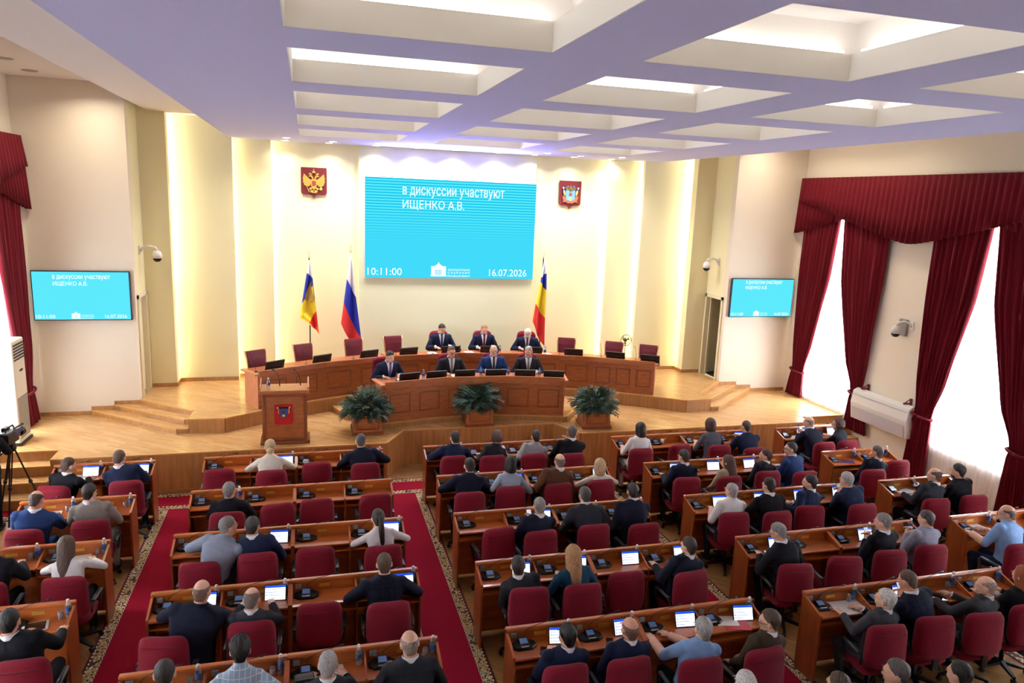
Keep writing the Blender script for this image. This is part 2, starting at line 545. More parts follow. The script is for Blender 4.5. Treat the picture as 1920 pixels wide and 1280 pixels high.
wc = struct('wall_centre', MB().box(CX - 2.33, CX + 2.33, 19.05, 19.25, 0.8, 7.2).mesh('wall_centre', CREAM2))
struct('wall_stage_rear', MB().box(XL_ - .3, XR_ + .3, 19.3, 19.4, 0, 7.75).mesh('wall_stage_rear', CREAM))

# ---- ceiling: coffered slab, middle tier, upper margin
CXS = [(-.16, 1.94), (2.73, 4.80), (5.59, 7.58)]
CYS = [(1.15, 3.15), (3.95, 5.97), (6.77, 8.77), (9.58, 11.50), (12.35, 14.20), (15.05, 16.92)]
SX0, SX1 = -1.78, 9.35
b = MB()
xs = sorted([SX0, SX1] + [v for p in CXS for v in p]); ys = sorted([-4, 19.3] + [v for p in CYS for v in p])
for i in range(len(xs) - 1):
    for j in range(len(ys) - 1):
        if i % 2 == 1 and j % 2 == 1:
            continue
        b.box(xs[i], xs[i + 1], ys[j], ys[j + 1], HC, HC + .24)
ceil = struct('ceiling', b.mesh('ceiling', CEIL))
fz = MB().box(SX0, SX0 + .05, -4, 19.3, HC + .24, 7.36).box(SX1 - .05, SX1, -4, 19.3, HC + .24, 7.36)
obj('fascia', fz.mesh('fascia', CEIL_W), ceil)
TUBE = emat('coffer_tube', (255, 248, 234), 6.5)
for ci, (x0, x1) in enumerate(CXS):
    for ri, (y0, y1) in enumerate(CYS):
        e, h0, h1 = 0.20, HC + .24, HC + .56
        b = MB()
        t = .012
        # lining of the opening
        b.box(x0, x0 + t, y0, y1, HC + .002, h0).box(x1 - t, x1, y0, y1, HC + .002, h0).box(x0, x1, y0, y0 + t, HC + .002, h0).box(x0, x1, y1 - t, y1, HC + .002, h0)
        # upper box
        b.box(x0 - e - t, x0 - e, y0 - e, y1 + e, h0, h1).box(x1 + e, x1 + e + t, y0 - e, y1 + e, h0, h1)
        b.box(x0 - e, x1 + e, y0 - e - t, y0 - e, h0, h1).box(x0 - e, x1 + e, y1 + e, y1 + e + t, h0, h1)
        b.box(x0 - e, x1 + e, y0 - e, y1 + e, h1, h1 + t)
        co = obj('coffer', b.mesh('coffer', COFFER), ceil)
        tb = MB()
        q = .1
        tb.box(x0 - q - .03, x0 - q, y0, y1, h0 + .02, h0 + .05).box(x1 + q, x1 + q + .03, y0, y1, h0 + .02, h0 + .05)
        tb.box(x0, x1, y0 - q - .03, y0 - q, h0 + .02, h0 + .05).box(x0, x1, y1 + q, y1 + q + .03, h0 + .02, h0 + .05)
        obj('light_tube', tb.mesh('light_tube', TUBE), co)
mid = MB().box(-3.4, SX0 + .1, -4, 19.3, 7.30, 7.5).box(SX1 - .1, 10.95, -4, 19.3, 7.30, 7.5)
struct('ceiling_tier', bevel_mesh(mid.mesh('ceiling_tier', CEIL_W), 0.05, 3, False))
struct('ceiling_upper', MB().box(XL_ - .3, XR_ + .3, -4.2, 19.4, 7.70, 7.9).mesh('ceiling_upper', CEIL_W))

# ---- carpets
def carpet_border():
    m = bpy.data.materials.new('carpet_border')
    m.use_nodes = True
    nt = m.node_tree
    b = nt.nodes['Principled BSDF']
    b.inputs['Roughness'].default_value = 0.95
    tc = nt.nodes.new('ShaderNodeTexCoord')
    v = nt.nodes.new('ShaderNodeTexVoronoi'); v.inputs['Scale'].default_value = 15
    v.feature = 'F1'
    ns = nt.nodes.new('ShaderNodeTexNoise'); ns.inputs['Scale'].default_value = 22; ns.inputs['Detail'].default_value = 1
    nt.links.new(tc.outputs['Object'], v.inputs['Vector'])
    nt.links.new(tc.outputs['Object'], ns.inputs['Vector'])
    ad = nt.nodes.new('ShaderNodeMath'); ad.operation = 'MULTIPLY_ADD'
    ad.inputs[1].default_value = 0.55; ad.inputs[2].default_value = 0.0
    nt.links.new(ns.outputs[0], ad.inputs[0])
    a2 = nt.nodes.new('ShaderNodeMath'); a2.operation = 'ADD'
    nt.links.new(v.outputs['Distance'], a2.inputs[0]); nt.links.new(ad.outputs[0], a2.inputs[1])
    r = nt.nodes.new('ShaderNodeValToRGB'); r.color_ramp.interpolation = 'CONSTANT'
    el = r.color_ramp.elements
    stops = [(0.0, (120, 20, 28)), (0.42, (60, 36, 20)), (0.50, (150, 112, 52)), (0.60, (196, 172, 120)), (0.70, (112, 84, 40)), (0.80, (214, 200, 164)), (0.90, (74, 50, 28))]
    el[0].position, el[0].color = stops[0][0], lin(stops[0][1])
    el[1].position, el[1].color = stops[1][0], lin(stops[1][1])
    for p, c in stops[2:]:
        e = el.new(p); e.color = lin(c)
    nt.links.new(a2.outputs[0], r.inputs[0])
    nt.links.new(r.outputs[0], b.inputs['Base Color'])
    return m
BORDER = carpet_border()
def dash_mat():
    m = bpy.data.materials.new('carpet_dashes')
    m.use_nodes = True
    nt = m.node_tree
    b = nt.nodes['Principled BSDF']; b.inputs['Roughness'].default_value = 0.95
    tc = nt.nodes.new('ShaderNodeTexCoord')
    c = nt.nodes.new('ShaderNodeTexChecker'); c.inputs['Scale'].default_value = 28
    c.inputs['Color1'].default_value = lin((218, 206, 178)); c.inputs['Color2'].default_value = lin((40, 20, 18))
    nt.links.new(tc.outputs['Object'], c.inputs['Vector'])
    nt.links.new(c.outputs[0], b.inputs['Base Color'])
    return m
DASH = dash_mat()
DKRED = mat('carpet_edge_red', (92, 12, 26), 0.95)
def carpet(x0, x1, y0, y1, z, label, along):
    r = empty('carpet_runner', ((x0 + x1) / 2, (y0 + y1) / 2, 0.0), 0, label, 'carpet')
    hx, hy = (x1 - x0) / 2, (y1 - y0) / 2
    obj('pile', MB().box(-hx, hx, -hy, hy, 0.001, z).mesh('pile', CARPET), r)
    def strip(nm, a, b_, m, zz):
        bb = MB()
        for s in (-1, 1):
            lo, hi = sorted((s * a, s * b_))
            if along == 'y':
                bb.box(lo, hi, -hy, hy, z, zz)
            else:
                bb.box(-hx, hx, lo, hi, z, zz)
        obj(nm, bb.mesh(nm, m), r)
    h = hx if along == 'y' else hy
    strip('edge_band', h - .03, h, DKRED, z + .001)
    strip('dash_line', h - .045, h - .03, DASH, z + .0015)
    strip('border', h - .155, h - .045, BORDER, z + .0015)
    strip('dash_line', h - .17, h - .155, DASH, z + .0015)
    return r
carpet(XL_, XR_ - .05, 13.36, 14.14, .008, 'red carpet runner along the foot of the stage', 'x')
carpet(-2.66, -1.76, -2.0, 13.36, .008, 'red carpet runner in the aisle beside the lectern block', 'y')
carpet(1.21, 2.11, -2.0, 13.36, .008, 'red carpet runner in the aisle toward the first planter', 'y')
carpet(5.06, 5.96, -2.0, 13.36, .008, 'red carpet runner in the aisle past the middle block', 'y')
carpet(8.92, 9.82, -2.0, 13.36, .008, 'red carpet runner in the aisle beside the window block', 'y')
carpet(5.96, 8.92, 4.2, 5.05, .008, 'short red carpet strip crossing behind the last row', 'x')
# ================================================================== furniture prototypes
SEAT = 0.775
LU = 2 * SEAT
DD = 0.36        # desk depth
DT = 0.88        # desk top height
RT = 1.05        # rail height
def desk_parts():
    ps = []
    back = MB().box(0.0, LU, -.025, 0, 0.04, RT - .03).mesh('back_panel', WOOD)
    ps.append(('back_panel', back, None, []))
    rail = bevel_mesh(MB().box(-.004, LU + .004, -.045, .02, RT - .05, RT).mesh('top_rail', WOOD), .016, 2, False)
    ps.append(('top_rail', rail, None, []))
    ps.append(('desktop', MB().box(.026, LU - .026, -DD + .004, -.025, DT - .022, DT).mesh('desktop', WOOD), None, []))
    ps.append(('shelf', MB().box(.026, LU - .026, -DD + .015, -.03, DT - .125, DT - .105).mesh('shelf', WOOD), None, []))
    prof = [(-.002, 0), (-.002, RT - .05), (-.05, RT - .05), (-DD, DT + .025), (-DD, 0)]
    sp = MB().prism(prof, 0, .025, 'x').mesh('side_panel', WOOD_D)
    edge = MB().prism([(-.05, RT - .05), (-.05, RT - .043), (-DD - .004, DT + .031), (-DD - .004, DT + .02), (-DD, DT + .02)], -.001, .026, 'x').mesh('edge_strip', WOOD)
    ps.append(('side_panel', sp, None, [('edge_strip', edge, None, [])]))
    ps.append(('side_panel', sp, T(LU - .025, 0, 0), [('edge_strip', edge, None, [])]))
    dprof = [(-.025, DT), (-.025, RT - .06), (-.06, RT - .06), (-DD, DT + .018), (-DD, DT)]
    dv = MB().prism(dprof, SEAT - .01, SEAT + .01, 'x').mesh('divider', WOOD)
    ps.append(('divider', dv, None, []))
    ps.append(('support', MB().box(SEAT - .012, SEAT + .012, -DD + .01, -.03, 0, DT - .022).mesh('support', WOOD_D), None, []))
    np_ = MB().box(-.065, .065, -.031, -.025, RT - .125, RT - .085).mesh('nameplate', BRASS)
    sk = rbox('socket', -.035, .035, -.05, -.025, RT - .12, RT - .06, GREYP, .006)
    for k in range(2):
        ps.append(('nameplate', np_, T(SEAT * k + .40, 0, 0), []))
        ps.append(('socket', sk, T(SEAT * k + .09, 0, 0), []))
    return ps
DESK = desk_parts()

def cushion(name, w_, h, t, m, n=14, groove=None, bow=0.03, taper=0.0):
    """pillow slab standing in x-z, rear face toward -y; bow curves the sides forward"""
    b = MB(); rings = []
    e = 5.0
    def sup(k, sc):
        a = 2 * PI * k / (4 * n)
        c, s = math.cos(a), math.sin(a)
        x = math.copysign(abs(c) ** (2 / e), c); z = math.copysign(abs(s) ** (2 / e), s)
        return x * sc, z * sc
    prof = [(0.0, -t / 2 - .006), (.45, -t / 2 - .006), (.80, -t / 2), (.93, -t * .36), (1.0, 0), (.93, t * .36), (.80, t / 2), (.45, t / 2 + .004), (0.0, t / 2 + .004)]
    for sc, y in prof:
        ring = []
        for k in range(4 * n):
            x, z = sup(k, max(sc, .01))
            X = x * w_ / 2 * (1 - taper * (z * .5 + .5)); Z = z * h / 2
            Y = y + bow * (X / (w_ / 2)) ** 2
            ring.append((X, Y, Z))
        rings.append(ring)
    b.loft(rings)
    return b.mesh(name, m, True)

def office_chair_parts(fab):
    ps = []
    tilt = Matrix.Rotation(-.07, 4, 'X')
    bk = cushion('backrest', .54, .54, .125, fab, bow=.055, taper=.07)
    seam = MB()
    pts = [(x, -.068 + .055 * (x / .27) ** 2, .175 - .012 * (x / .22) ** 2) for x in np.linspace(-.19, .19, 13)]
    seam.tube(pts, .006, 5)
    sm = seam.mesh('seam', mat('seam_dark_red', (96, 12, 24), .9))
    ps.append(('backrest', bk, T(0, -.265, .795) @ tilt, [('seam', sm, None, [])]))
    st = cushion('seat', .50, .50, .10, fab, bow=-.01)
    ps.append(('seat', st, T(0, 0, .455) @ Matrix.Rotation(PI / 2, 4, 'X'), []))
    sp = MB().box(-.04, .04, -.30, -.02, .385, .41).box(-.035, .035, -.315, -.29, .39, .68).mesh('back_support', BLACK)
    ps.append(('back_support', sp, None, []))
    arm = MB()
    for a in ((.0,),):
        arm.tube([(.27, -.20, .55), (.285, -.19, .655), (.285, -.10, .672), (.285, .12, .672), (.28, .17, .64), (.255, .12, .43)], [.014, .016, .016, .016, .015, .014], 7)
        pad = bevel_mesh(MB().box(.258, .312, -.17, .14, .672, .697).mesh('armrest_pad', ARM), .01, 2)
    am = arm.mesh('armrest', ARM, True)
    ps.append(('armrest', am, None, [('armrest_pad', pad, None, [])]))
    ps.append(('armrest', am, Matrix.Scale(-1, 4, (1, 0, 0)), [('armrest_pad', pad, None, [])]))
    ps.append(('gas_column', MB().lathe([(.028, .12), (.028, .28), (.018, .28), (.018, .39), (.07, .39), (.07, .405)], 12).mesh('gas_column', BLACK, True), None, []))
    leg = MB().loft([[(-.028, .02, .09), (.028, .02, .09), (.028, .02, .14), (-.028, .02, .14)], [(-.018, .30, .065), (.018, .30, .065), (.018, .30, .09), (-.018, .30, .09)]]).mesh('base_leg', BLACK)
    cs = MB().tube([(-.022, .29, .03), (.022, .29, .03)], .029, 10).box(-.01, .01, .28, .30, .05, .07).mesh('caster', BLACK)
    for k in range(5):
        ps.append(('base_leg', leg, Matrix.Rotation(2 * PI * k / 5 + .3, 4, 'Z'), [('caster', cs, None, [])]))
    return ps
CHAIR = office_chair_parts(RED)

def wood_chair_parts():
    FR = mat('chair_frame_wood', (196, 140, 96), .35, noise=(3, .12, (2, 2, 9)))
    ps = []
    bk = []
    # swept back: the side posts flare outward at the top
    for s in (-1, 1):
        post = MB().tube([(s * .20, -.22, .42), (s * .205, -.25, .62), (s * .225, -.28, .88), (s * .25, -.33, 1.08)], [.022, .022, .02, .018], 8)
        ps.append(('back_post', post.mesh('back_post', FR, True), None, []))
    b = MB(); rings = []
    for z, y, w_ in ((.50, -.22, .19), (.70, -.25, .195), (.90, -.275, .21), (1.03, -.305, .225), (1.07, -.32, .22)):
        rings.append([(-w_, y - .025, z), (w_, y - .025, z), (w_, y + .03, z), (-w_, y + .03, z)])
    b.loft(rings)
    ps.append(('backrest', b.mesh('backrest', RED2), None, []))
    ps.append(('seat', cushion('seat', .48, .46, .09, RED2, bow=0), T(0, 0, .45) @ Matrix.Rotation(PI / 2, 4, 'X'), []))
    for sx in (-1, 1):
        for sy in (-1, 1):
            ps.append(('leg', MB().tube([(sx * .20, sy * .19, .42), (sx * .21, sy * .21, 0.0)], [.024, .017], 8).mesh('leg', FR, True), None, []))
    ps.append(('seat_rail', MB().box(-.22, .22, -.21, .21, .37, .415).mesh('seat_rail', FR), None, []))
    return ps
WCHAIR = wood_chair_parts()

# ---- desk-top devices
LCD = mat('console_screen', (70, 90, 130), 0.15, emit=(110, 140, 200), estr=0.12)
def mic_parts():
    ps = []
    oc = []
    for x, y in ((-.08, -.085), (.08, -.085), (.145, -.036), (.145, .036), (.08, .085), (-.08, .085), (-.145, .036), (-.145, -.036)):
        oc.append((x, y))
    base = MB().loft([[(x, y, 0) for x, y in oc], [(x, y, .018) for x, y in oc], [(x * .9, y * .88, .034) for x, y in oc]]).mesh('base', BLACK)
    ps.append(('base', base, None, []))
    con = MB().prism([(-.062, .03), (-.062, .042), (.05, .078), (.058, .03)], -.055, .055, 'x').mesh('console', BLACKG)
    rot = Matrix.Translation((0, 0, .0))
    scr = MB().add([(-.042, -.03, .0535), (.042, -.03, .0535), (.042, .036, .0748), (-.042, .036, .0748)], [(0, 1, 2, 3)])
    scm = MB().prism([(-.03, .0525), (-.03, .0545), (.036, .0755), (.036, .0735)], -.042, .042, 'x').mesh('screen', LCD)
    key = MB().box(-.045, .045, -.074, -.062, .03, .042).mesh('key_bar', mat('key_bar', (190, 192, 190), .4))
    ps.append(('console', con, None, [('screen', scm, None, []), ('key_bar', key, None, [])]))
    neck = MB().tube([(0, .055, .05), (0.005, .062, .10), (.05, .068, .15), (.16, .07, .195), (.33, .072, .225)], [.005, .005, .004, .0035, .0035], 6).mesh('gooseneck', BLACK, True)
    head = MB().tube([(.325, .072, .224), (.34, .072, .227), (.385, .072, .235)], [.006, .010, .009], 8).mesh('mic_capsule', BLACK, True)
    ps.append(('gooseneck', neck, None, [('mic_capsule', head, None, [])]))
    return ps
MIC = mic_parts()

SCR_W = mat('tablet_white', (240, 244, 250), .2, emit=(236, 243, 255), estr=0.95)
SCR_B = mat('tablet_blue', (40, 80, 200), .2, emit=(24, 70, 205), estr=0.9)
SCR_T = mat('tablet_text', (120, 140, 190), .3, emit=(120, 150, 215), estr=0.45)
def tablet_parts():
    ps = []
    body = bevel_mesh(MB().box(-.128, .128, -.006, .006, 0, .186).mesh('body', BLACKG), .005, 2)
    scr = MB().box(-.117, .117, -.0075, -.006, .010, .176).mesh('screen', SCR_W)
    bar = MB().box(-.117, .117, -.0085, -.0075, .150, .176).mesh('title_bar', SCR_B)
    tx = MB()
    for k in range(4):
        z = .130 - k * .032
        tx.box(-.105, -.093, -.0085, -.0075, z - .006, z + .006)
        tx.box(-.085, -.085 + .09 + .05 * ((k * 7) % 3) / 2, -.0082, -.0075, z - .003, z + .002)
    txt = tx.mesh('list_text', SCR_T)
    tl = Matrix.Rotation(-.42, 4, 'X')
    ps.append(('body', body, tl, [('screen', scr, None, []), ('title_bar', bar, None, []), ('list_text', txt, None, [])]))
    st = MB().prism([(.0, 0), (.10, 0), (.10, .008), (.075, .15), (.067, .15), (.05, .008), (.0, .008)], -.06, .06, 'x').mesh('stand', BLACK)
    ps.append(('stand', st, None, []))
    return ps
TABLET = tablet_parts()

def clear_mat():
    m = bpy.data.materials.new('clear_plastic')
    m.use_nodes = True
    nt = m.node_tree
    nt.nodes.clear()
    o = nt.nodes.new('ShaderNodeOutputMaterial')
    t = nt.nodes.new('ShaderNodeBsdfTransparent'); t.inputs[0].default_value = (.90, .93, .96, 1)
    g = nt.nodes.new('ShaderNodeBsdfGlossy'); g.inputs['Roughness'].default_value = .08
    d = nt.nodes.new('ShaderNodeBsdfDiffuse'); d.inputs[0].default_value = (.75, .8, .86, 1)
    a = nt.nodes.new('ShaderNodeMixShader'); a.inputs[0].default_value = .55
    b = nt.nodes.new('ShaderNodeMixShader')
    lw = nt.nodes.new('ShaderNodeLayerWeight'); lw.inputs[0].default_value = .45
    mt = nt.nodes.new('ShaderNodeMath'); mt.operation = 'MULTIPLY_ADD'; mt.inputs[1].default_value = .55; mt.inputs[2].default_value = .16
    nt.links.new(lw.outputs['Facing'], mt.inputs[0])
    nt.links.new(d.outputs[0], a.inputs[1]); nt.links.new(g.outputs[0], a.inputs[2])
    nt.links.new(mt.outputs[0], b.inputs[0])
    nt.links.new(t.outputs[0], b.inputs[1]); nt.links.new(a.outputs[0], b.inputs[2])
    nt.links.new(b.outputs[0], o.inputs[0])
    return m
CLEAR = clear_mat()
LABEL = mat('bottle_label', (54, 84, 140), .5, noise=(60, .5, (1, 1, 2)))
BOTTLE = [('body', MB().lathe([(.002, 0), (.031, .002), (.033, .02), (.031, .06), (.033, .07), (.033, .135), (.030, .155), (.018, .185), (.0125, .197), (.0125, .205)], 14).mesh('body', CLEAR, True), None, []),
          ('label', MB().lathe([(.0338, .075), (.0338, .13)], 14, cap=False).mesh('label', LABEL, True), None, []),
          ('cap', MB().lathe([(.0155, .198), (.0165, .203), (.0165, .222), (.014, .226)], 12).mesh('cap', WHITEP, True), None, [])]
GLASSP = MB().lathe([(.026, 0), (.031, .09), (.0295, .09), (.0245, .006), (.001, .006)], 14).mesh('drinking_glass', CLEAR, True)
PHONE = [('body', bevel_mesh(MB().box(-.038, .038, -.078, .078, 0, .009).mesh('body', BLACKG), .003, 2), None, []),
         ('screen', MB().box(-.034, .034, -.071, .071, .009, .0098).mesh('screen', mat('phone_glass', (30, 32, 38), .1)), None, [])]
PHONE_W = [('body', PHONE[0][1], None, []),
           ('screen', MB().box(-.034, .034, -.071, .071, .009, .0098).mesh('screen', mat('phone_lit', (200, 205, 225), .15, emit=(205, 212, 235), estr=.6)), None, [])]
def paper_mesh(w_, h):
    b = MB().box(-w_ / 2, w_ / 2, -h / 2, h / 2, 0, .002)
    b.m = [0] * 6
    for k in range(9):
        y = h * (.40 - .085 * k)
        b.box(-w_ * .40, w_ * (.40 - .2 * ((k * 5) % 3) / 2), y - .003, y + .002, .002, .0022, 1)
    return b.mesh('paper_sheet', [PAPER, mat('print_grey', (176, 176, 180), .8)])
SHEET = paper_mesh(.21, .297)
SHEET_BIG = paper_mesh(.42, .30)
# ================================================================== people
S = 1.07
def Vz(*a):
    return Vector(a)
def fk(lean, side):
    """spine points of a seated figure (metres before scaling): pelvis, mid, neck base, head centre; lean/side in radians"""
    def d(a, s):
        return Vector((math.sin(s) * math.cos(a), math.sin(a) * math.cos(s), math.cos(a) * math.cos(s)))
    p0 = Vector((0, 0, .57))
    p1 = p0 + d(lean * .6, side * .7) * .25
    p2 = p1 + d(lean * 1.35, side * 1.2) * .335
    nd = d(lean * .9 + .10, side * .6)
    p3 = p2 + nd * .036
    return p0, p1, p2, p3, nd

BODY_CACHE = {}
BASE_SLOTS = [mat('slot_' + n) for n in ('skin', 'top', 'sleeve', 'trousers', 'shoes', 'shirt', 'tie', 'collar')]
ARMS = {  # wrist targets (x, y beyond the hip, z) for the two hands: left, right; and the finger directions
    'desk': ((-.17, .30, .862), (.17, .30, .862)),
    'write': ((-.10, .28, .862), (.14, .33, .864)),
    'clasp': ((-.065, .29, .875), (.065, .29, .875)),
    'wide': ((-.15, .29, .862), (.15, .29, .862)),
    'phone': ((-.06, .25, .95), (.06, .25, .95)),
    'lap': ((-.12, .26, .66), (.12, .26, .66)),
    'chin': ((-.15, .28, .865), (.06, .22, 1.03)),
    'reachl': ((-.22, .31, .862), (.12, .28, .862)),
    'left': ((-.28, .26, .862), (-.06, .29, .862)),
}
def body_mesh(lean, side, yaw, pitch, arms, wide=1.0, female=False, stand=False, sc=1.0, reach=.25):
    key = (lean, side, yaw, pitch, arms, wide, female, stand, sc, reach)
    K = S * sc
    if key in BODY_CACHE:
        return BODY_CACHE[key]
    la, sa, ya, pa = (math.radians(v) for v in (lean, side, yaw, pitch))
    p0, p1, p2, p3, nd = fk(la, sa)
    up = 0.0
    if stand:
        up = .36
        for p in (p0, p1, p2, p3):
            p.z += up
    b = MB(); segs = []          # segs: (a, b, ra, rb, tag)
    def ring(c, u, v, ru, rv, n=18, e=2.4):
        out = []
        for k in range(n):
            a = 2 * PI * k / n
            cs, sn = math.cos(a), math.sin(a)
            x = math.copysign(abs(cs) ** (2 / e), cs); y = math.copysign(abs(sn) ** (2 / e), sn)
            out.append(c + u * (x * ru) + v * (y * rv))
        return out
    X = Vector((1, 0, 0))
    d01 = (p1 - p0).normalized(); d12 = (p2 - p1).normalized()
    def sp(s):
        if s <= .25:
            return p0 + d01 * s, d01.lerp(d12, max(0, s) * 2)
        return p1 + d12 * (s - .25), d12
    secs = [(-.09, .13, .10), (-.03, .18, .135), (.05, .182, .135), (.14, .172, .125), (.22, .172, .12), (.30, .194, .128), (.40, .210, .127), (.485, .206, .114), (.535, .180, .096), (.565, .130, .082), (.592, .078, .072)]
    if female:
        secs = [(-.09, .13, .10), (-.03, .185, .135), (.05, .18, .13), (.14, .15, .112), (.22, .152, .112), (.30, .168, .124), (.40, .178, .114), (.485, .172, .098), (.535, .142, .082), (.565, .095, .070), (.592, .06, .058)]
    rings = []
    for s, rw, rd in secs:
        c, d = sp(s)
        u = (X - d * X.dot(d)).normalized(); v = d.cross(u)
        rings.append(ring(c, u, v, rw * (wide if s < .47 else (1 + wide) / 2), rd * (wide if s < .42 else 1)))
    b.loft(rings)
    segs.append((sp(-.06)[0], sp(.42)[0], .16, .13, 'torso'))
    segs.append((sp(.3)[0] - X * .12, sp(.3)[0] + X * .12, .11, .11, 'torso'))
    # neck and head
    nr = .052 if female else .064
    b.tube([p2 - nd * .05, p2 + nd * .02, p3 + nd * .06], [nr * 1.15, nr, nr * .95], 14)
    segs.append((p2 - nd * .01, p3, nr, nr, 'neck'))
    Hr = Matrix.Rotation(ya, 3, 'Z') @ Matrix.Rotation(-pa, 3, 'X')
    hc = p3 + nd * .02 + Hr @ Vector((0, .014, .062))
    HS = 1.05 / sc ** .85
    HM = Matrix.Translation(hc) @ Hr.to_4x4() @ Matrix.Scale(HS, 4)
    def hp(x, y, z):
        return HM @ Vector((x, y, z))
    for c, r in (((0, -.012, .025), (.076, .096, .092)), ((0, .028, -.03), (.062, .066, .085)), ((0, .056, -.088), (.032, .030, .027)), ((0, .0, -.06), (.058, .07, .055)),
                 ((0, .099, -.018), (.013, .018, .016)), ((0, .090, .004), (.010, .014, .03)), ((0, .078, .026), (.052, .020, .014)),
                 ((-.080, -.006, -.008), (.010, .022, .034)), ((.080, -.006, -.008), (.010, .022, .034)), ((-.032, .068, -.03), (.028, .022, .026)), ((.032, .068, -.03), (.028, .022, .026))):
        b.ell(hp(*c), tuple(q * HS for q in r), 16, 12, rot=Hr)
    segs.append((hp(0, -.02, .03), hp(0, .03, -.04), .10 * HS, .08 * HS, 'head'))
    segs.append((hp(0, .05, -.09), hp(0, .09, 0), .03, .02, 'head'))
    # arms
    sh_w = .155 if female else .188
    hands = []
    for sgn, tgt in zip((-1, 1), ARMS[arms] if not stand else ((-.10, .42, 1.22), (.10, .46, 1.20))):
        c, d = sp(.482)
        u = (X - d * X.dot(d)).normalized()
        sh = c + u * sgn * sh_w * (1 + (wide - 1) * .6)
        wr = Vector(tgt)
        if not stand and arms != 'lap':
            wr.y += (reach - .25) / K
            wr.z += .918 / K - .858
        A, B = .29, .27
        dv = wr - sh
        L = dv.length
        if L > (A + B) * .985:
            wr = sh + dv * ((A + B) * .985 / L); dv = wr - sh; L = dv.length
        dn = dv / L
        pole = Vector((sgn * .62, -.30, -.75)) if arms != 'wide' else Vector((sgn * 1.2, -.15, -.45))
        pole = (pole - dn * pole.dot(dn)).normalized()
        t = (A * A - B * B + L * L) / (2 * L)
        h = math.sqrt(max(0, A * A - t * t))
        el = sh + dn * t + pole * h
        r1, r2, r3 = (.052, .045, .034) if female else (.070, .060, .046)
        b.ell(sh, (r1 * 1.15, r1 * 1.12, r1 * 1.08), 14, 10)
        b.tube([sh, sh.lerp(el, .5), el], [r1, r1 * .97, r2], 14)
        b.ell(el, (r2, r2, r2), 12, 8)
        b.tube([el, el.lerp(wr, .5), wr], [r2, (r2 + r3) / 2 * 1.05, r3], 14)
        segs += [(sh, el, r1, r2, 'upper'), (el, wr, r2, r3, 'fore')]
        hands.append((wr, (wr - el).normalized(), sgn, tgt[2] < .9))
    # legs
    for sgn in (-1, 1):
        if stand:
            hip, kn, an = Vector((sgn * .09, 0, .92)), Vector((sgn * .10, .02, .5)), Vector((sgn * .11, -.01, .09))
        else:
            hip, kn, an = Vector((sgn * .09, .02, .555)), Vector((sgn * .125, .40, .535)), Vector((sgn * .125, .31, .09))
        fw = Vector((0, .10, -.045))
        b.tube([hip, hip.lerp(kn, .5), kn], [.092, .084, .066], 14)
        b.ell(kn, (.066, .066, .066), 12, 8)
        b.tube([kn, kn.lerp(an, .45), an], [.064, .058, .046], 14)
        b.ell(an + Vector((0, .055, -.048)), (.046, .135, .044), 14, 8)
        segs += [(hip, kn, .09, .066, 'leg'), (kn, an, .064, .048, 'leg'), (an + Vector((0, -.05, -.05)), an + Vector((0, .16, -.05)), .04, .04, 'shoe')]
    me = b.mesh('figure_raw', BASE_SLOTS[0])
    o = bpy.data.objects.new('figure_raw', me)
    COL.objects.link(o)
    md = o.modifiers.new('r', 'REMESH'); md.mode = 'VOXEL'; md.voxel_size = .0125
    sm = o.modifiers.new('s', 'SMOOTH'); sm.factor = .5; sm.iterations = 3
    dg = bpy.context.evaluated_depsgraph_get(); dg.update()
    out = bpy.data.meshes.new_from_object(o.evaluated_get(dg))
    bpy.data.objects.remove(o); bpy.data.meshes.remove(me)
    nv, nf = len(out.vertices), len(out.polygons)
    co = np.empty(nv * 3); out.vertices.foreach_get('co', co); co = co.reshape(-1, 3)
    fc = np.empty(nf * 3); out.polygons.foreach_get('center', fc); fc = fc.reshape(-1, 3)
    fn = np.empty(nf * 3); out.polygons.foreach_get('normal', fn); fn = fn.reshape(-1, 3)
    best = np.full(nf, 1e9); bi = np.zeros(nf, int); bt = np.zeros(nf)
    for i, (a, c, ra, rb, tg) in enumerate(segs):
        a = np.array(a); c = np.array(c); d = c - a; L2 = d @ d
        t = np.clip(((fc - a) @ d) / L2, 0, 1)
        dist = np.linalg.norm(fc - a - t[:, None] * d, axis=1) - (ra + (rb - ra) * t)
        k = dist < best
        best[k] = dist[k]; bi[k] = i; bt[k] = t[k]
    tags = np.array([s[4] for s in segs])[bi]
    mi = np.ones(nf, int)
    mi[tags == 'head'] = 0
    ndv = np.array(nd); hgt = (fc - np.array(p2)) @ ndv
    rad = np.linalg.norm((fc - np.array(p2)) - hgt[:, None] * ndv, axis=1)
    mi[(hgt > .0) & (rad < nr * 1.10) & (tags != 'head') & ((fn @ ndv) < .45)] = 0
    mi[(tags == 'head') & (hgt < .06) & ((fn @ ndv) > .30)] = 1
    mi[(tags == 'head') & (hgt < .004)  & (rad > nr * 1.2) & ((fn @ ndv) > -.2)] = 1
    mi[tags == 'fore'] = 2
    mi[(tags == 'fore') & (bt > .95)] = 5
    mi[tags == 'leg'] = 3
    mi[tags == 'shoe'] = 4
    # hands: palm, four fingers and a thumb, joined on at the wrists
    hb = MB()
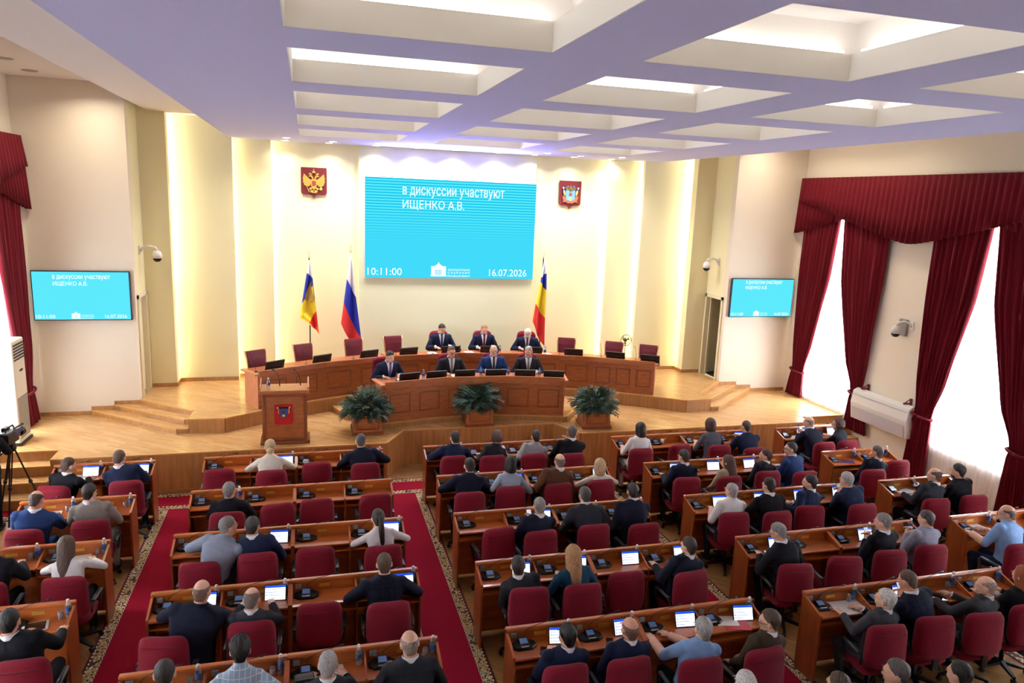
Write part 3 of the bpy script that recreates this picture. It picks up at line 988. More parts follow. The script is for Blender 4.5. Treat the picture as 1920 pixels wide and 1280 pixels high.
    for wr, hd, sgn, low in hands:
        if not stand and low:
            hd = Vector((hd.x * .6, max(.35, hd.y), min(0, hd.z) * .3)).normalized()
        up_ = Vector((0, 0, 1)) if arms != 'phone' else Vector((sgn * .8, 0, .4))
        sd = hd.cross(up_).normalized(); nu = sd.cross(hd).normalized()
        Rm = Matrix((hd, sd, nu)).transposed()
        def P(x, y, z):
            return wr + Rm @ Vector((x, y, z))
        fs = .92 if female else 1.0
        hb.loft([[P(x, y * w_, z * h_) for y, z in ((-1, -.6), (0, -1), (1, -.6), (1, .6), (0, 1), (-1, .6))] for x, w_, h_ in ((-.02, .024, .022), (.02, .033, .018), (.06, .040, .015), (.088, .038, .012))])
        for i, (yy, ln) in enumerate(((-.029, .066), (-.010, .078), (.010, .074), (.028, .058))):
            cu = .55 if arms in ('phone', 'clasp', 'chin') else .28
            hb.tube([P(.080, yy, 0), P(.086 + ln * .45, yy * 1.08, -.002 - .012 * cu), P(.086 + ln * .78, yy * 1.1, -.010 - .04 * cu), P(.086 + ln, yy * 1.1, -.016 - .075 * cu)], [.0095, .009, .008, .0055], 7)
        ts = -sgn   # thumb side faces the other hand
        ty = 1 if (Rm @ Vector((0, 1, 0))).x * ts > 0 else -1
        hb.tube([P(.018, ty * .026, 0), P(.045, ty * .048, -.004), P(.072, ty * .056, -.012)], [.012, .0105, .007], 7)
    hv = np.array([tuple(v) for v in hb.v])
    bv = np.vstack([co, hv]) * K
    faces = [tuple(p.vertices) for p in out.polygons] + [tuple(i + nv for i in f) for f in hb.f]
    allmi = np.concatenate([mi, np.zeros(len(hb.f), int)])
    bpy.data.meshes.remove(out)
    m2 = bpy.data.meshes.new('figure')
    m2.from_pydata(bv.tolist(), [], faces)
    for m in BASE_SLOTS:
        m2.materials.append(m)
    m2.polygons.foreach_set('material_index', allmi.tolist())
    m2.polygons.foreach_set('use_smooth', [True] * len(faces))
    m2.update()
    # collar band standing round the neck, open at the throat
    cb = MB(); rows = [[], [], [], []]
    uu = (X - nd * X.dot(nd)).normalized(); vv = nd.cross(uu)
    for k in range(29):
        a = PI / 2 + .16 + (2 * PI - .32) * k / 28
        fr = max(0, math.sin(a))
        for q, (rr, h_) in enumerate(((1.17, -.026), (1.13, .020 - .004 * fr), (1.06, .022 - .004 * fr), (1.04, -.020))):
            c = p2 + nd * (h_ - .014 * fr) + (uu * math.cos(a) * (nr + .004) + vv * math.sin(a) * (nr + .006)) * rr
            rows[q].append(c * K)
    cb.loft(rows, cap=False, closed=False)
    collar_me = cb.mesh('collar', BASE_SLOTS[7], True)
    extra = [collar_me, None, None, None]
    if lean < 40:
        from mathutils.bvhtree import BVHTree
        bvh = BVHTree.FromPolygons([Vector(v) for v in bv.tolist()], faces)
        def patch(nm, fn_, s0, s1, ns_, nu_, off, slot):
            g = MB(); rows_ = []
            for i in range(ns_ + 1):
                s_ = s0 + (s1 - s0) * i / ns_
                c, d = sp(s_)
                u0, u1 = fn_(i / ns_)
                row = []
                for j in range(nu_ + 1):
                    q = (c + uu * (u0 + (u1 - u0) * j / nu_)) * K
                    hit = bvh.ray_cast(q + Vector((0, .5, 0)), Vector((0, -1, 0)))
                    pt = hit[0] if hit[0] is not None else q + Vector((0, .12, 0))
                    row.append(Vector((pt.x, max(pt.y, q.y + .06) + off, q.z)))
                rows_.append(row)
            g.loft(rows_, cap=False, closed=False)
            return g.mesh(nm, BASE_SLOTS[slot], True)
        extra[1] = patch('shirt_front', lambda t: (-.004 - .072 * t ** .8, .004 + .072 * t ** .8), .22, .575, 12, 6, .006, 7)
        extra[2] = patch('necktie', lambda t: ((-.026 + .008 * t, .026 - .008 * t) if t < .86 else (-.024, .024)), .235, .585, 14, 2, .011, 6)
        lap = []
        for s_ in (-1, 1):
            lap.append(patch('lapel', lambda t, s_=s_: (s_ * (.002 + .070 * t ** .8), s_ * (.022 + .085 * t ** .55 * (1.15 - .35 * t))), .22, .56, 12, 3, .010, 1))
        extra[3] = lap
    hm = Matrix.Translation(hc * K) @ Hr.to_4x4() @ Matrix.Scale(K * HS, 4)
    BODY_CACHE[key] = (m2, hm, extra)
    return BODY_CACHE[key]

# ---- hair, in head space
def hair_mesh(kind):
    rnd = random.Random(hash(kind) % 1000 if False else sum(map(ord, kind)))
    c0 = Vector((0, -.012, .025)); R_ = Vector((.076, .096, .092))
    def lerp_tab(tab, p):
        for (a, va), (c, vc) in zip(tab[:-1], tab[1:]):
            if a <= p <= c:
                return va + (vc - va) * (p - a) / (c - a)
        return tab[-1][1]
    line = [(0, 40), (35, 38), (55, 22), (75, 6), (88, -20), (98, -10), (112, -14), (125, -36), (150, -54), (180, -58)]
    if kind == 'receding':
        line = [(0, 62), (25, 66), (45, 50), (65, 14), (80, -2), (88, -18), (98, -10), (112, -14), (125, -36), (150, -54), (180, -58)]
    topoff = {'short': .09, 'buzz': .045, 'receding': .06, 'thick': .16, 'fringe': .02, 'fringe_low': .02, 'bob': .17, 'bob_soft': .20, 'long': .15, 'ponytail': .08, 'bun': .13, 'curly': .30, 'crop': .20}[kind]
    drop = {'bob': lambda p: -.135 if p > 48 else None, 'bob_soft': lambda p: -.115 if p > 48 else None,
            'long': lambda p: (-.33 if p > 95 else -.27) if p > 46 else None, 'crop': lambda p: -.075 if p > 60 else None}.get(kind)
    n, m = 48, 15
    b = MB(); rings = [[] for _ in range(m + 4)]
    ph = [rnd.uniform(0, 6.28) for _ in range(6)]
    for k in range(n):
        az = 360 * k / n
        p = az if az <= 180 else 360 - az
        a = math.radians(az)
        el0 = 90.0
        hl = lerp_tab(line, p)
        if kind in ('fringe', 'fringe_low'):
            top = lerp_tab([(0, 20), (50, 20), (75, 26), (110, 34 if kind == 'fringe' else 18), (180, 30 if kind == 'fringe' else 10)], p)
            el0 = top if p > 62 else hl
            hl = hl if p > 62 else el0 - 1
            if p <= 62:
                el0 = 12; hl = 10
        zend = drop(p) if drop else None
        nape = zend is None and p > 112
        if nape:
            hl = max(hl, -30)
        eq = max(hl, -8) if zend is not None else hl
        for j in range(m):
            t = j / (m - 1)
            wob = 1 + rnd.uniform(-.012, .012) + .02 * math.sin(9 * a + ph[0]) * math.sin(4 * t * 3 + ph[1]) + .012 * math.sin(17 * a + ph[2])
            if kind == 'curly':
                wob += .07 * math.sin(11 * a + 5 * t + ph[3]) * math.sin(13 * t + ph[4]) + rnd.uniform(-.05, .05)
            if nape and t > .66:
                tt = (t - .66) / .34
                q0 = rings[int(.66 * (m - 1))][-1]
                bl_ = min(1, (p - 112) / 30)
                zz = -.032 - .046 * bl_
                q1 = Vector((math.sin(a) * (.068 - .006 * bl_), c0.y + math.cos(a) * (.076 - .010 * bl_), zz))
                q = q0.lerp(q1, tt)
                q.x *= wob
            elif zend is None or t <= .62:
                tt = (t / .66 if nape else t) if zend is None else t / .62
                el = math.radians(el0 + (eq - el0) * tt)
                off = topoff * (1 - .72 * tt ** 2.5)
                if zend is not None:
                    off = topoff
                if kind in ('fringe', 'fringe_low'):
                    off = (.035 * math.sin(PI * min(.97, max(.03, tt))) - .008) if p > 62 else -.12
                d = Vector((math.sin(a) * math.cos(el), math.cos(a) * math.cos(el), math.sin(el)))
                q = c0 + Vector((d.x * R_.x, d.y * R_.y, d.z * R_.z)) * ((1 + off) * wob)
            else:
                tt = (t - .62) / .38
                el = math.radians(eq)
                d = Vector((math.sin(a) * math.cos(el), math.cos(a) * math.cos(el), math.sin(el)))
                q0 = c0 + Vector((d.x * R_.x, d.y * R_.y, d.z * R_.z)) * (1 + topoff)
                q = q0.copy()
                q.z = q0.z + (zend - q0.z) * tt
                fl = 1 + (.06 * math.sin(PI * tt)) - (.18 * tt ** 3 if kind != 'long' else .10 * tt) 
                q.x *= fl * wob; q.y = c0.y + (q.y - c0.y) * fl * wob
            rings[j].append(q)
        last = rings[m - 1][-1]
        for e, s in ((0, .93), (1, .80), (2, .5), (3, .1)):
            qq = c0 + (last - c0) * s
            if zend is not None:
                qq = Vector((last.x * s, c0.y + (last.y - c0.y) * s, last.z + .012 * e))
            rings[m + e].append(qq)
    b.loft(rings, cap=True)
    if kind == 'ponytail':
        b.tube([(0, -.09, .045), (0, -.125, .035), (.005, -.14, -.03), (.012, -.125, -.14), (.02, -.11, -.26), (.022, -.10, -.36)], [.02, .026, .034, .036, .03, .012], 12)
        b.ell((0, -.108, .042), (.03, .022, .03), 10, 8)
    if kind == 'bun':
        b.ell((.004, -.108, -.045), (.046, .036, .042), 12, 8)
        b.tube([(.03, -.10, -.06), (.035, -.10, -.11)], [.012, .003], 6)
    return b.mesh('hair_' + kind, BASE_SLOTS[0], True)
HAIR = {}
EYE_W = mat('eye_white', (225, 218, 210), .3)
EYE_D = mat('eye_dark', (40, 28, 22), .2)
EYE = MB().ell((0, 0, 0), (.012, .006, .0065), 10, 6, 0).ell((0, .0035, 0), (.005, .004, .005), 8, 6, 1).mesh('eye', [EYE_W, EYE_D], True)
BROW = MB().tube([(-.018, 0, -.002), (0, .003, .003), (.018, -.004, 0)], [.003, .0042, .002], 6).mesh('eyebrow', BASE_SLOTS[0], True)
LIPS = MB().ell((0, 0, 0), (.023, .007, .006), 10, 6).mesh('lips', BASE_SLOTS[0], True)
GLS = MB()
for s in (-1, 1):
    GLS.tube([(s * .033 + .022 * math.cos(a), .104, .010 + .017 * math.sin(a)) for a in np.linspace(0, 2 * PI, 13)], .0022, 5)
    GLS.tube([(s * .055, .104, .012), (s * .078, .07, .014), (s * .084, 0, .012)], .0022, 5)
GLS.tube([(-.011, .104, .012), (0, .108, .015), (.011, .104, .012)], .0022, 5)
GLASSES = GLS.mesh('spectacles', BLACK, True)
BEARD = MB().ell((0, .040, -.072), (.056, .056, .05), 14, 10).mesh('beard', BASE_SLOTS[0], True)

def cloth(name, rgb, rough=.85):
    return mat('cloth_' + name, rgb, rough, spec=.2, noise=(16, .07, (1, 1, 1)), bump=(13, .55))
CL = {
    'navy': cloth('navy', (24, 32, 58)), 'black': cloth('black', (19, 20, 27)), 'charcoal': cloth('charcoal', (38, 39, 46)), 'darknavy': cloth('darknavy', (20, 24, 42)),
    'blue': cloth('blue', (34, 58, 104)), 'grey': cloth('grey', (86, 88, 96)), 'lgrey': cloth('lgrey', (128, 134, 150)), 'beigegrey': cloth('beigegrey', (134, 128, 122)), 'silver': cloth('silver', (150, 150, 152)),
    'brown': cloth('brown', (82, 50, 34)), 'olive': cloth('olive', (62, 50, 38)), 'cream': cloth('cream', (216, 208, 194)), 'white': cloth('white', (226, 224, 222)), 'offwhite': cloth('offwhite', (206, 200, 200)),
    'skyblue': cloth('skyblue', (128, 160, 204)), 'palegrey': cloth('palegrey', (148, 150, 166)), 'teal': cloth('teal', (18, 58, 82)), 'bluegrey': cloth('bluegrey', (160, 172, 190)), 'beige': cloth('beige', (176, 158, 132)),
    'dgrey': cloth('dgrey', (58, 58, 62)), 'plaid': cloth('plaid', (150, 170, 190)), 'jeans': cloth('jeans', (44, 58, 88)), 'shirt': cloth('shirt', (228, 230, 236)),
    'tieblue': cloth('tieblue', (44, 62, 104), .5), 'tiered': cloth('tiered', (110, 24, 30), .5), 'tiegrey': cloth('tiegrey', (130, 128, 120), .5), 'tielilac': cloth('tielilac', (96, 100, 170), .5), 'tiedark': cloth('tiedark', (40, 48, 60), .5),
}
def plaid_mat():
    m = CL['plaid']; nt = m.node_tree
    b = nt.nodes['Principled BSDF']
    tc = nt.nodes.new('ShaderNodeTexCoord'); sp_ = nt.nodes.new('ShaderNodeSeparateXYZ'); cm = nt.nodes.new('ShaderNodeCombineXYZ')
    nt.links.new(tc.outputs['Object'], sp_.inputs[0])
    nt.links.new(sp_.outputs[0], cm.inputs[0]); nt.links.new(sp_.outputs[2], cm.inputs[1])
    br = nt.nodes.new('ShaderNodeTexBrick'); br.offset = 0
    br.inputs['Color1'].default_value = lin((146, 166, 188)); br.inputs['Color2'].default_value = lin((156, 174, 194)); br.inputs['Mortar'].default_value = lin((214, 220, 224))
    br.inputs['Scale'].default_value = 1; br.inputs['Brick Width'].default_value = .05; br.inputs['Row Height'].default_value = .06; br.inputs['Mortar Size'].default_value = .003
    nt.links.new(cm.outputs[0], br.inputs['Vector'])
    nt.links.new(br.outputs[0], b.inputs['Base Color'])
plaid_mat()
def skin(name, rgb):
    return mat('skin_' + name, rgb, .5, noise=(20, .06, (1, 1, 1)))
SKINS = [skin('fair', (214, 164, 138)), skin('ruddy', (200, 142, 116)), skin('tan', (184, 132, 104))]
LIPM = mat('lip_tone', (168, 98, 88), .45)
def hairm(name, rgb):
    return mat('hair_' + name, rgb, .55, noise=(30, .5, (4, 4, .6)), bump=(30, .8))
HM_ = {'black': hairm('black', (22, 20, 20)), 'dark': hairm('dark', (42, 34, 30)), 'brown': hairm('brown', (76, 54, 40)), 'redbrown': hairm('redbrown', (70, 38, 28)), 'blonde': hairm('blonde', (186, 158, 118)),
       'honey': hairm('honey', (160, 116, 76)), 'grey': hairm('grey', (128, 124, 120)), 'dgrey': hairm('dgrey', (78, 74, 72)), 'white': hairm('white', (206, 202, 198)), 'red': hairm('red', (150, 74, 40)), 'lgrey': hairm('lgrey', (164, 160, 158))}
FRM = {'dark': hairm('fringe_dark', (70, 54, 46)), 'brown': hairm('fringe_brown', (110, 82, 66)), 'grey': hairm('fringe_grey', (142, 126, 116)), 'dgrey': hairm('fringe_dgrey', (104, 90, 82))}
SHOE = mat('black_shoe', (18, 16, 16), .3)

def person(loc, rz, label, group, pose, top, hair, haircol, skin_i=0, sleeve=None, trousers=None, shirt='shirt', tie=None, collar='shirt', glasses=False, beard=False, z=0.0, stand=False, sc=1.0, reach=.25):
    lean, side, yaw, pitch, arms, wide, female = pose
    me, hm, extra = body_mesh(lean, side, yaw, pitch, arms, wide, female, stand, sc, reach)
    o = obj('person', me, None, (loc[0], loc[1], loc[2] + z), (0, 0, rz))
    tag(o, label, 'person', group)
    sk = SKINS[skin_i]
    t = CL[top]
    ms = [sk, t, CL[sleeve] if sleeve and sleeve != 'skin' else (sk if sleeve == 'skin' else t), CL[trousers or top], SHOE, CL['shirt'] if (collar and not sleeve) else (sk if sleeve == 'skin' else t), t, t]
    for i, m in enumerate(ms):
        o.material_slots[i].link = 'OBJECT'
        o.material_slots[i].material = m
    def child(nm, mesh_, mx, m=None):
        c = obj(nm, mesh_, o)
        c.matrix_local = hm @ mx if mx is not None else hm
        if m is not None:
            c.material_slots[0].link = 'OBJECT'
            c.material_slots[0].material = m
        return c
    def dress(nm, mesh_, m):
        c = obj(nm, mesh_, o)
        c.material_slots[0].link = 'OBJECT'
        c.material_slots[0].material = m
    if collar != '':
        dress('collar', extra[0], CL[collar] if collar else t)
    if tie and extra[1] is not None:
        dress('shirt_front', extra[1], CL['shirt'])
        dress('necktie', extra[2], CL[tie])
        for lp in extra[3]:
            dress('lapel', lp, t)
    hmat = HM_[haircol]
    if hair in ('fringe', 'fringe_low'):
        hmat = FRM[haircol]
    if hair:
        if hair not in HAIR:
            HAIR[hair] = hair_mesh(hair)
        child('hair', HAIR[hair], None, hmat)
    for s in (-1, 1):
        child('eye', EYE, T(s * .033, .0885, .010))
        child('eyebrow', BROW, T(s * .034, .097, .029), hmat)
    child('lips', LIPS, T(0, .090, -.062), LIPM)
    if glasses:
        child('spectacles', GLASSES, None)
    if beard:
        child('beard', BEARD, None, hmat)
    return o
# ================================================================== seating blocks
BX = {'LL': -4.15, 'L': -1.82, 'C': 2.04, 'R': 5.89, 'RR': 9.75}
BN = {'LL': 'tripod block', 'L': 'lectern block', 'C': 'middle block', 'R': 'inner window block', 'RR': 'outer window block'}
RN = {1: 'front row', 2: 'second row', 3: 'third row', 4: 'fourth row', 5: 'fifth row'}
SN = {1: 'first', 2: 'second', 3: 'third', 4: 'fourth'}
def rowy(r):
    return 13.124 - (r - 1) * 1.525
def where(b, r, s):
    return '%s seat, %s of %s' % (SN[s], RN[r], BN[b])
# seat: (chair centre, (hip x, hip y, lean, side lean, build scale) or None)
SEATS = {
('LL',1,1): ((-3.85, 12.38), (-3.83, 12.36, 6, 6, 0.94)), ('LL',1,2): ((-2.88, 12.42), (-2.88, 12.43, 0, -12, 1.0)),
('LL',2,1): ((-3.77, 10.81), (-3.77, 10.82, 0, 6, 1.0)), ('LL',2,2): ((-3.02, 10.97), (-3.01, 10.98, 0, -6, 1.0)),
('LL',3,1): ((-3.75, 9.36), (-3.75, 9.36, 6, 0, 1.0)), ('LL',3,2): ((-2.88, 9.34), (-2.89, 9.34, 12, -6, 0.94)), ('LL',4,2): ((-2.80, 7.69), (-2.81, 7.66, 0, -12, 1.0)),
('L',1,1): ((-1.52, 12.71), None), ('L',1,2): ((-0.67, 12.52), (-0.69, 12.50, 6, 0, 1.0)), ('L',1,3): ((0.08, 12.78), None), ('L',1,4): ((0.91, 12.61), (0.92, 12.61, 6, -6, 1.0)),
('L',2,1): ((-1.20, 10.91), (-1.20, 10.92, 0, 0, 0.94)), ('L',2,2): ((-0.53, 11.09), None), ('L',2,3): ((0.07, 11.17), None), ('L',2,4): ((0.96, 11.20), None),
('L',3,1): ((-1.37, 9.42), (-1.28, 9.45, 18, 12, 1.0)), ('L',3,2): ((-0.70, 9.54), (-0.71, 9.53, 0, -6, 0.97)), ('L',3,3): ((0.03, 9.56), None), ('L',3,4): ((0.91, 9.44), (0.94, 9.42, 6, -6, 0.97)),
('L',4,1): ((-1.50, 7.81), (-1.33, 7.83, 6, 12, 1.0)), ('L',4,2): ((-0.66, 7.93), (-0.67, 7.81, 0, 0, 0.91)), ('L',4,3): ((0.07, 8.16), None), ('L',4,4): ((0.85, 8.02), (0.82, 8.03, 6, 0, 1.0)),
('L',5,1): ((-1.45, 6.40), (-1.45, 6.40, 6, 12, 1.0)), ('L',5,2): ((-0.69, 6.52), (-0.69, 6.52, 18, 0, 1.0)), ('L',5,3): ((0.12, 6.39), (0.12, 6.39, 0, 0, 0.94)), ('L',5,4): ((0.91, 6.38), (0.91, 6.38, 6, 0, 1.0)),
('C',1,1): ((2.50, 12.71), (2.51, 12.70, 0, 6, 0.97)), ('C',1,2): ((3.23, 12.62), (3.23, 12.64, 0, 12, 0.97)), ('C',1,3): ((4.03, 12.61), (4.03, 12.63, 6, 12, 0.94)), ('C',1,4): ((4.75, 12.50), (4.76, 12.51, 6, 6, 1.0)),
('C',2,1): ((2.46, 11.02), (2.46, 11.04, 12, 6, 1.0)), ('C',2,2): ((3.18, 11.14), (3.19, 11.13, 12, 6, 0.97)), ('C',2,3): ((3.99, 11.12), (3.95, 11.12, 0, 12, 1.0)), ('C',2,4): ((4.78, 11.15), (4.80, 11.06, 0, 0, 0.91)),
('C',3,1): ((2.57, 9.67), None), ('C',3,2): ((3.16, 9.47), (3.14, 9.47, 0, 6, 0.97)), ('C',3,3): ((4.01, 9.52), (4.01, 9.51, 18, 0, 1.0)), ('C',3,4): ((4.76, 9.42), (4.75, 9.53, 18, 6, 1.0)),
('C',4,1): ((2.58, 8.00), (2.58, 7.98, 0, -12, 0.91)), ('C',4,2): ((3.24, 7.95), (3.24, 7.95, 0, -6, 0.97)), ('C',4,3): ((3.91, 8.13), None), ('C',4,4): ((4.73, 7.97), (4.70, 7.97, 0, 12, 0.94)),
('C',5,1): ((2.49, 6.47), (2.50, 6.43, 0, 6, 0.91)), ('C',5,2): ((3.18, 6.44), (3.20, 6.41, 0, 6, 0.91)), ('C',5,3): ((3.93, 6.27), (3.93, 6.26, 0, 12, 0.91)), ('C',5,4): ((4.69, 6.29), (4.71, 6.17, 0, 12, 0.94)),
('R',1,1): ((6.20, 12.54), (6.20, 12.55, 0, 6, 1.0)), ('R',1,2): ((7.07, 12.65), None), ('R',1,3): ((7.89, 12.49), (7.88, 12.51, 12, 0, 1.0)), ('R',1,4): ((8.52, 12.23), (8.56, 12.26, 12, 0, 1.0)),
('R',2,1): ((6.37, 11.00), (6.37, 10.99, 6, 6, 0.97)), ('R',2,2): ((7.13, 10.92), (7.11, 10.88, 0, 12, 0.91)), ('R',2,3): ((8.01, 11.03), (8.03, 11.02, 6, 12, 0.91)), ('R',2,4): ((8.68, 10.90), (8.69, 10.93, 12, 0, 1.0)),
('R',3,1): ((6.39, 9.52), (6.41, 9.51, 6, 6, 0.94)), ('R',3,2): ((7.08, 9.43), (7.08, 9.41, 6, 0, 1.0)), ('R',3,3): ((7.79, 9.53), (7.84, 9.51, 6, 12, 0.97)), ('R',3,4): ((8.70, 9.43), (8.73, 9.44, 6, -12, 1.0)),
('R',4,1): ((6.30, 7.87), (6.32, 7.86, 12, -6, 1.0)), ('R',4,2): ((7.14, 7.92), None), ('R',4,3): ((7.92, 7.96), (7.92, 7.95, 0, 0, 1.0)), ('R',4,4): ((8.66, 7.98), (8.68, 7.99, 0, 6, 0.97)),
('R',5,1): ((6.42, 6.38), (6.41, 6.34, 0, 12, 0.91)), ('R',5,2): ((7.15, 6.41), (7.16, 6.39, 12, -12, 1.0)), ('R',5,3): ((7.82, 6.35), (7.85, 6.28, 0, 12, 0.94)), ('R',5,4): ((8.52, 6.40), (8.52, 6.34, 0, 6, 0.97)),
('RR',1,1): ((10.22, 12.30), (10.22, 12.35, 18, 0, 1.0)), ('RR',1,2): ((10.83, 12.34), (10.85, 12.33, 6, -6, 0.97)),
('RR',2,1): ((10.10, 10.76), (10.14, 10.70, 0, 12, 0.97)), ('RR',2,2): ((10.97, 11.11), None),
('RR',3,1): ((10.17, 9.39), (10.17, 9.39, 0, 12, 1.0)), ('RR',3,2): ((10.98, 9.40), (10.96, 9.42, 6, -6, 1.0)),
('RR',4,1): ((10.02, 7.75), (10.07, 7.75, 12, 12, 1.0)),
}
CHAIR_RZ = {('R',5,1): -.10, ('R',5,2): -.12, ('R',5,3): -.10, ('R',4,1): -.15, ('R',4,2): -.18, ('R',4,3): -.12, ('R',4,4): -.12, ('R',3,1): -.12, ('R',3,3): -.15, ('R',2,1): -.10, ('R',2,3): -.05, ('C',4,1): -.12, ('C',5,4): .10, ('C',4,4): .08,
            ('LL',1,1): -.2, ('LL',2,1): -.1, ('L',4,1): -.15, ('L',3,1): -.1, ('RR',2,1): -.12, ('RR',2,2): -.05, ('RR',3,1): -.12, ('RR',3,2): -.1, ('L',2,2): .1, ('C',3,1): .12, ('R',1,2): .1}
SS = dict(sleeve='skin')   # short sleeves
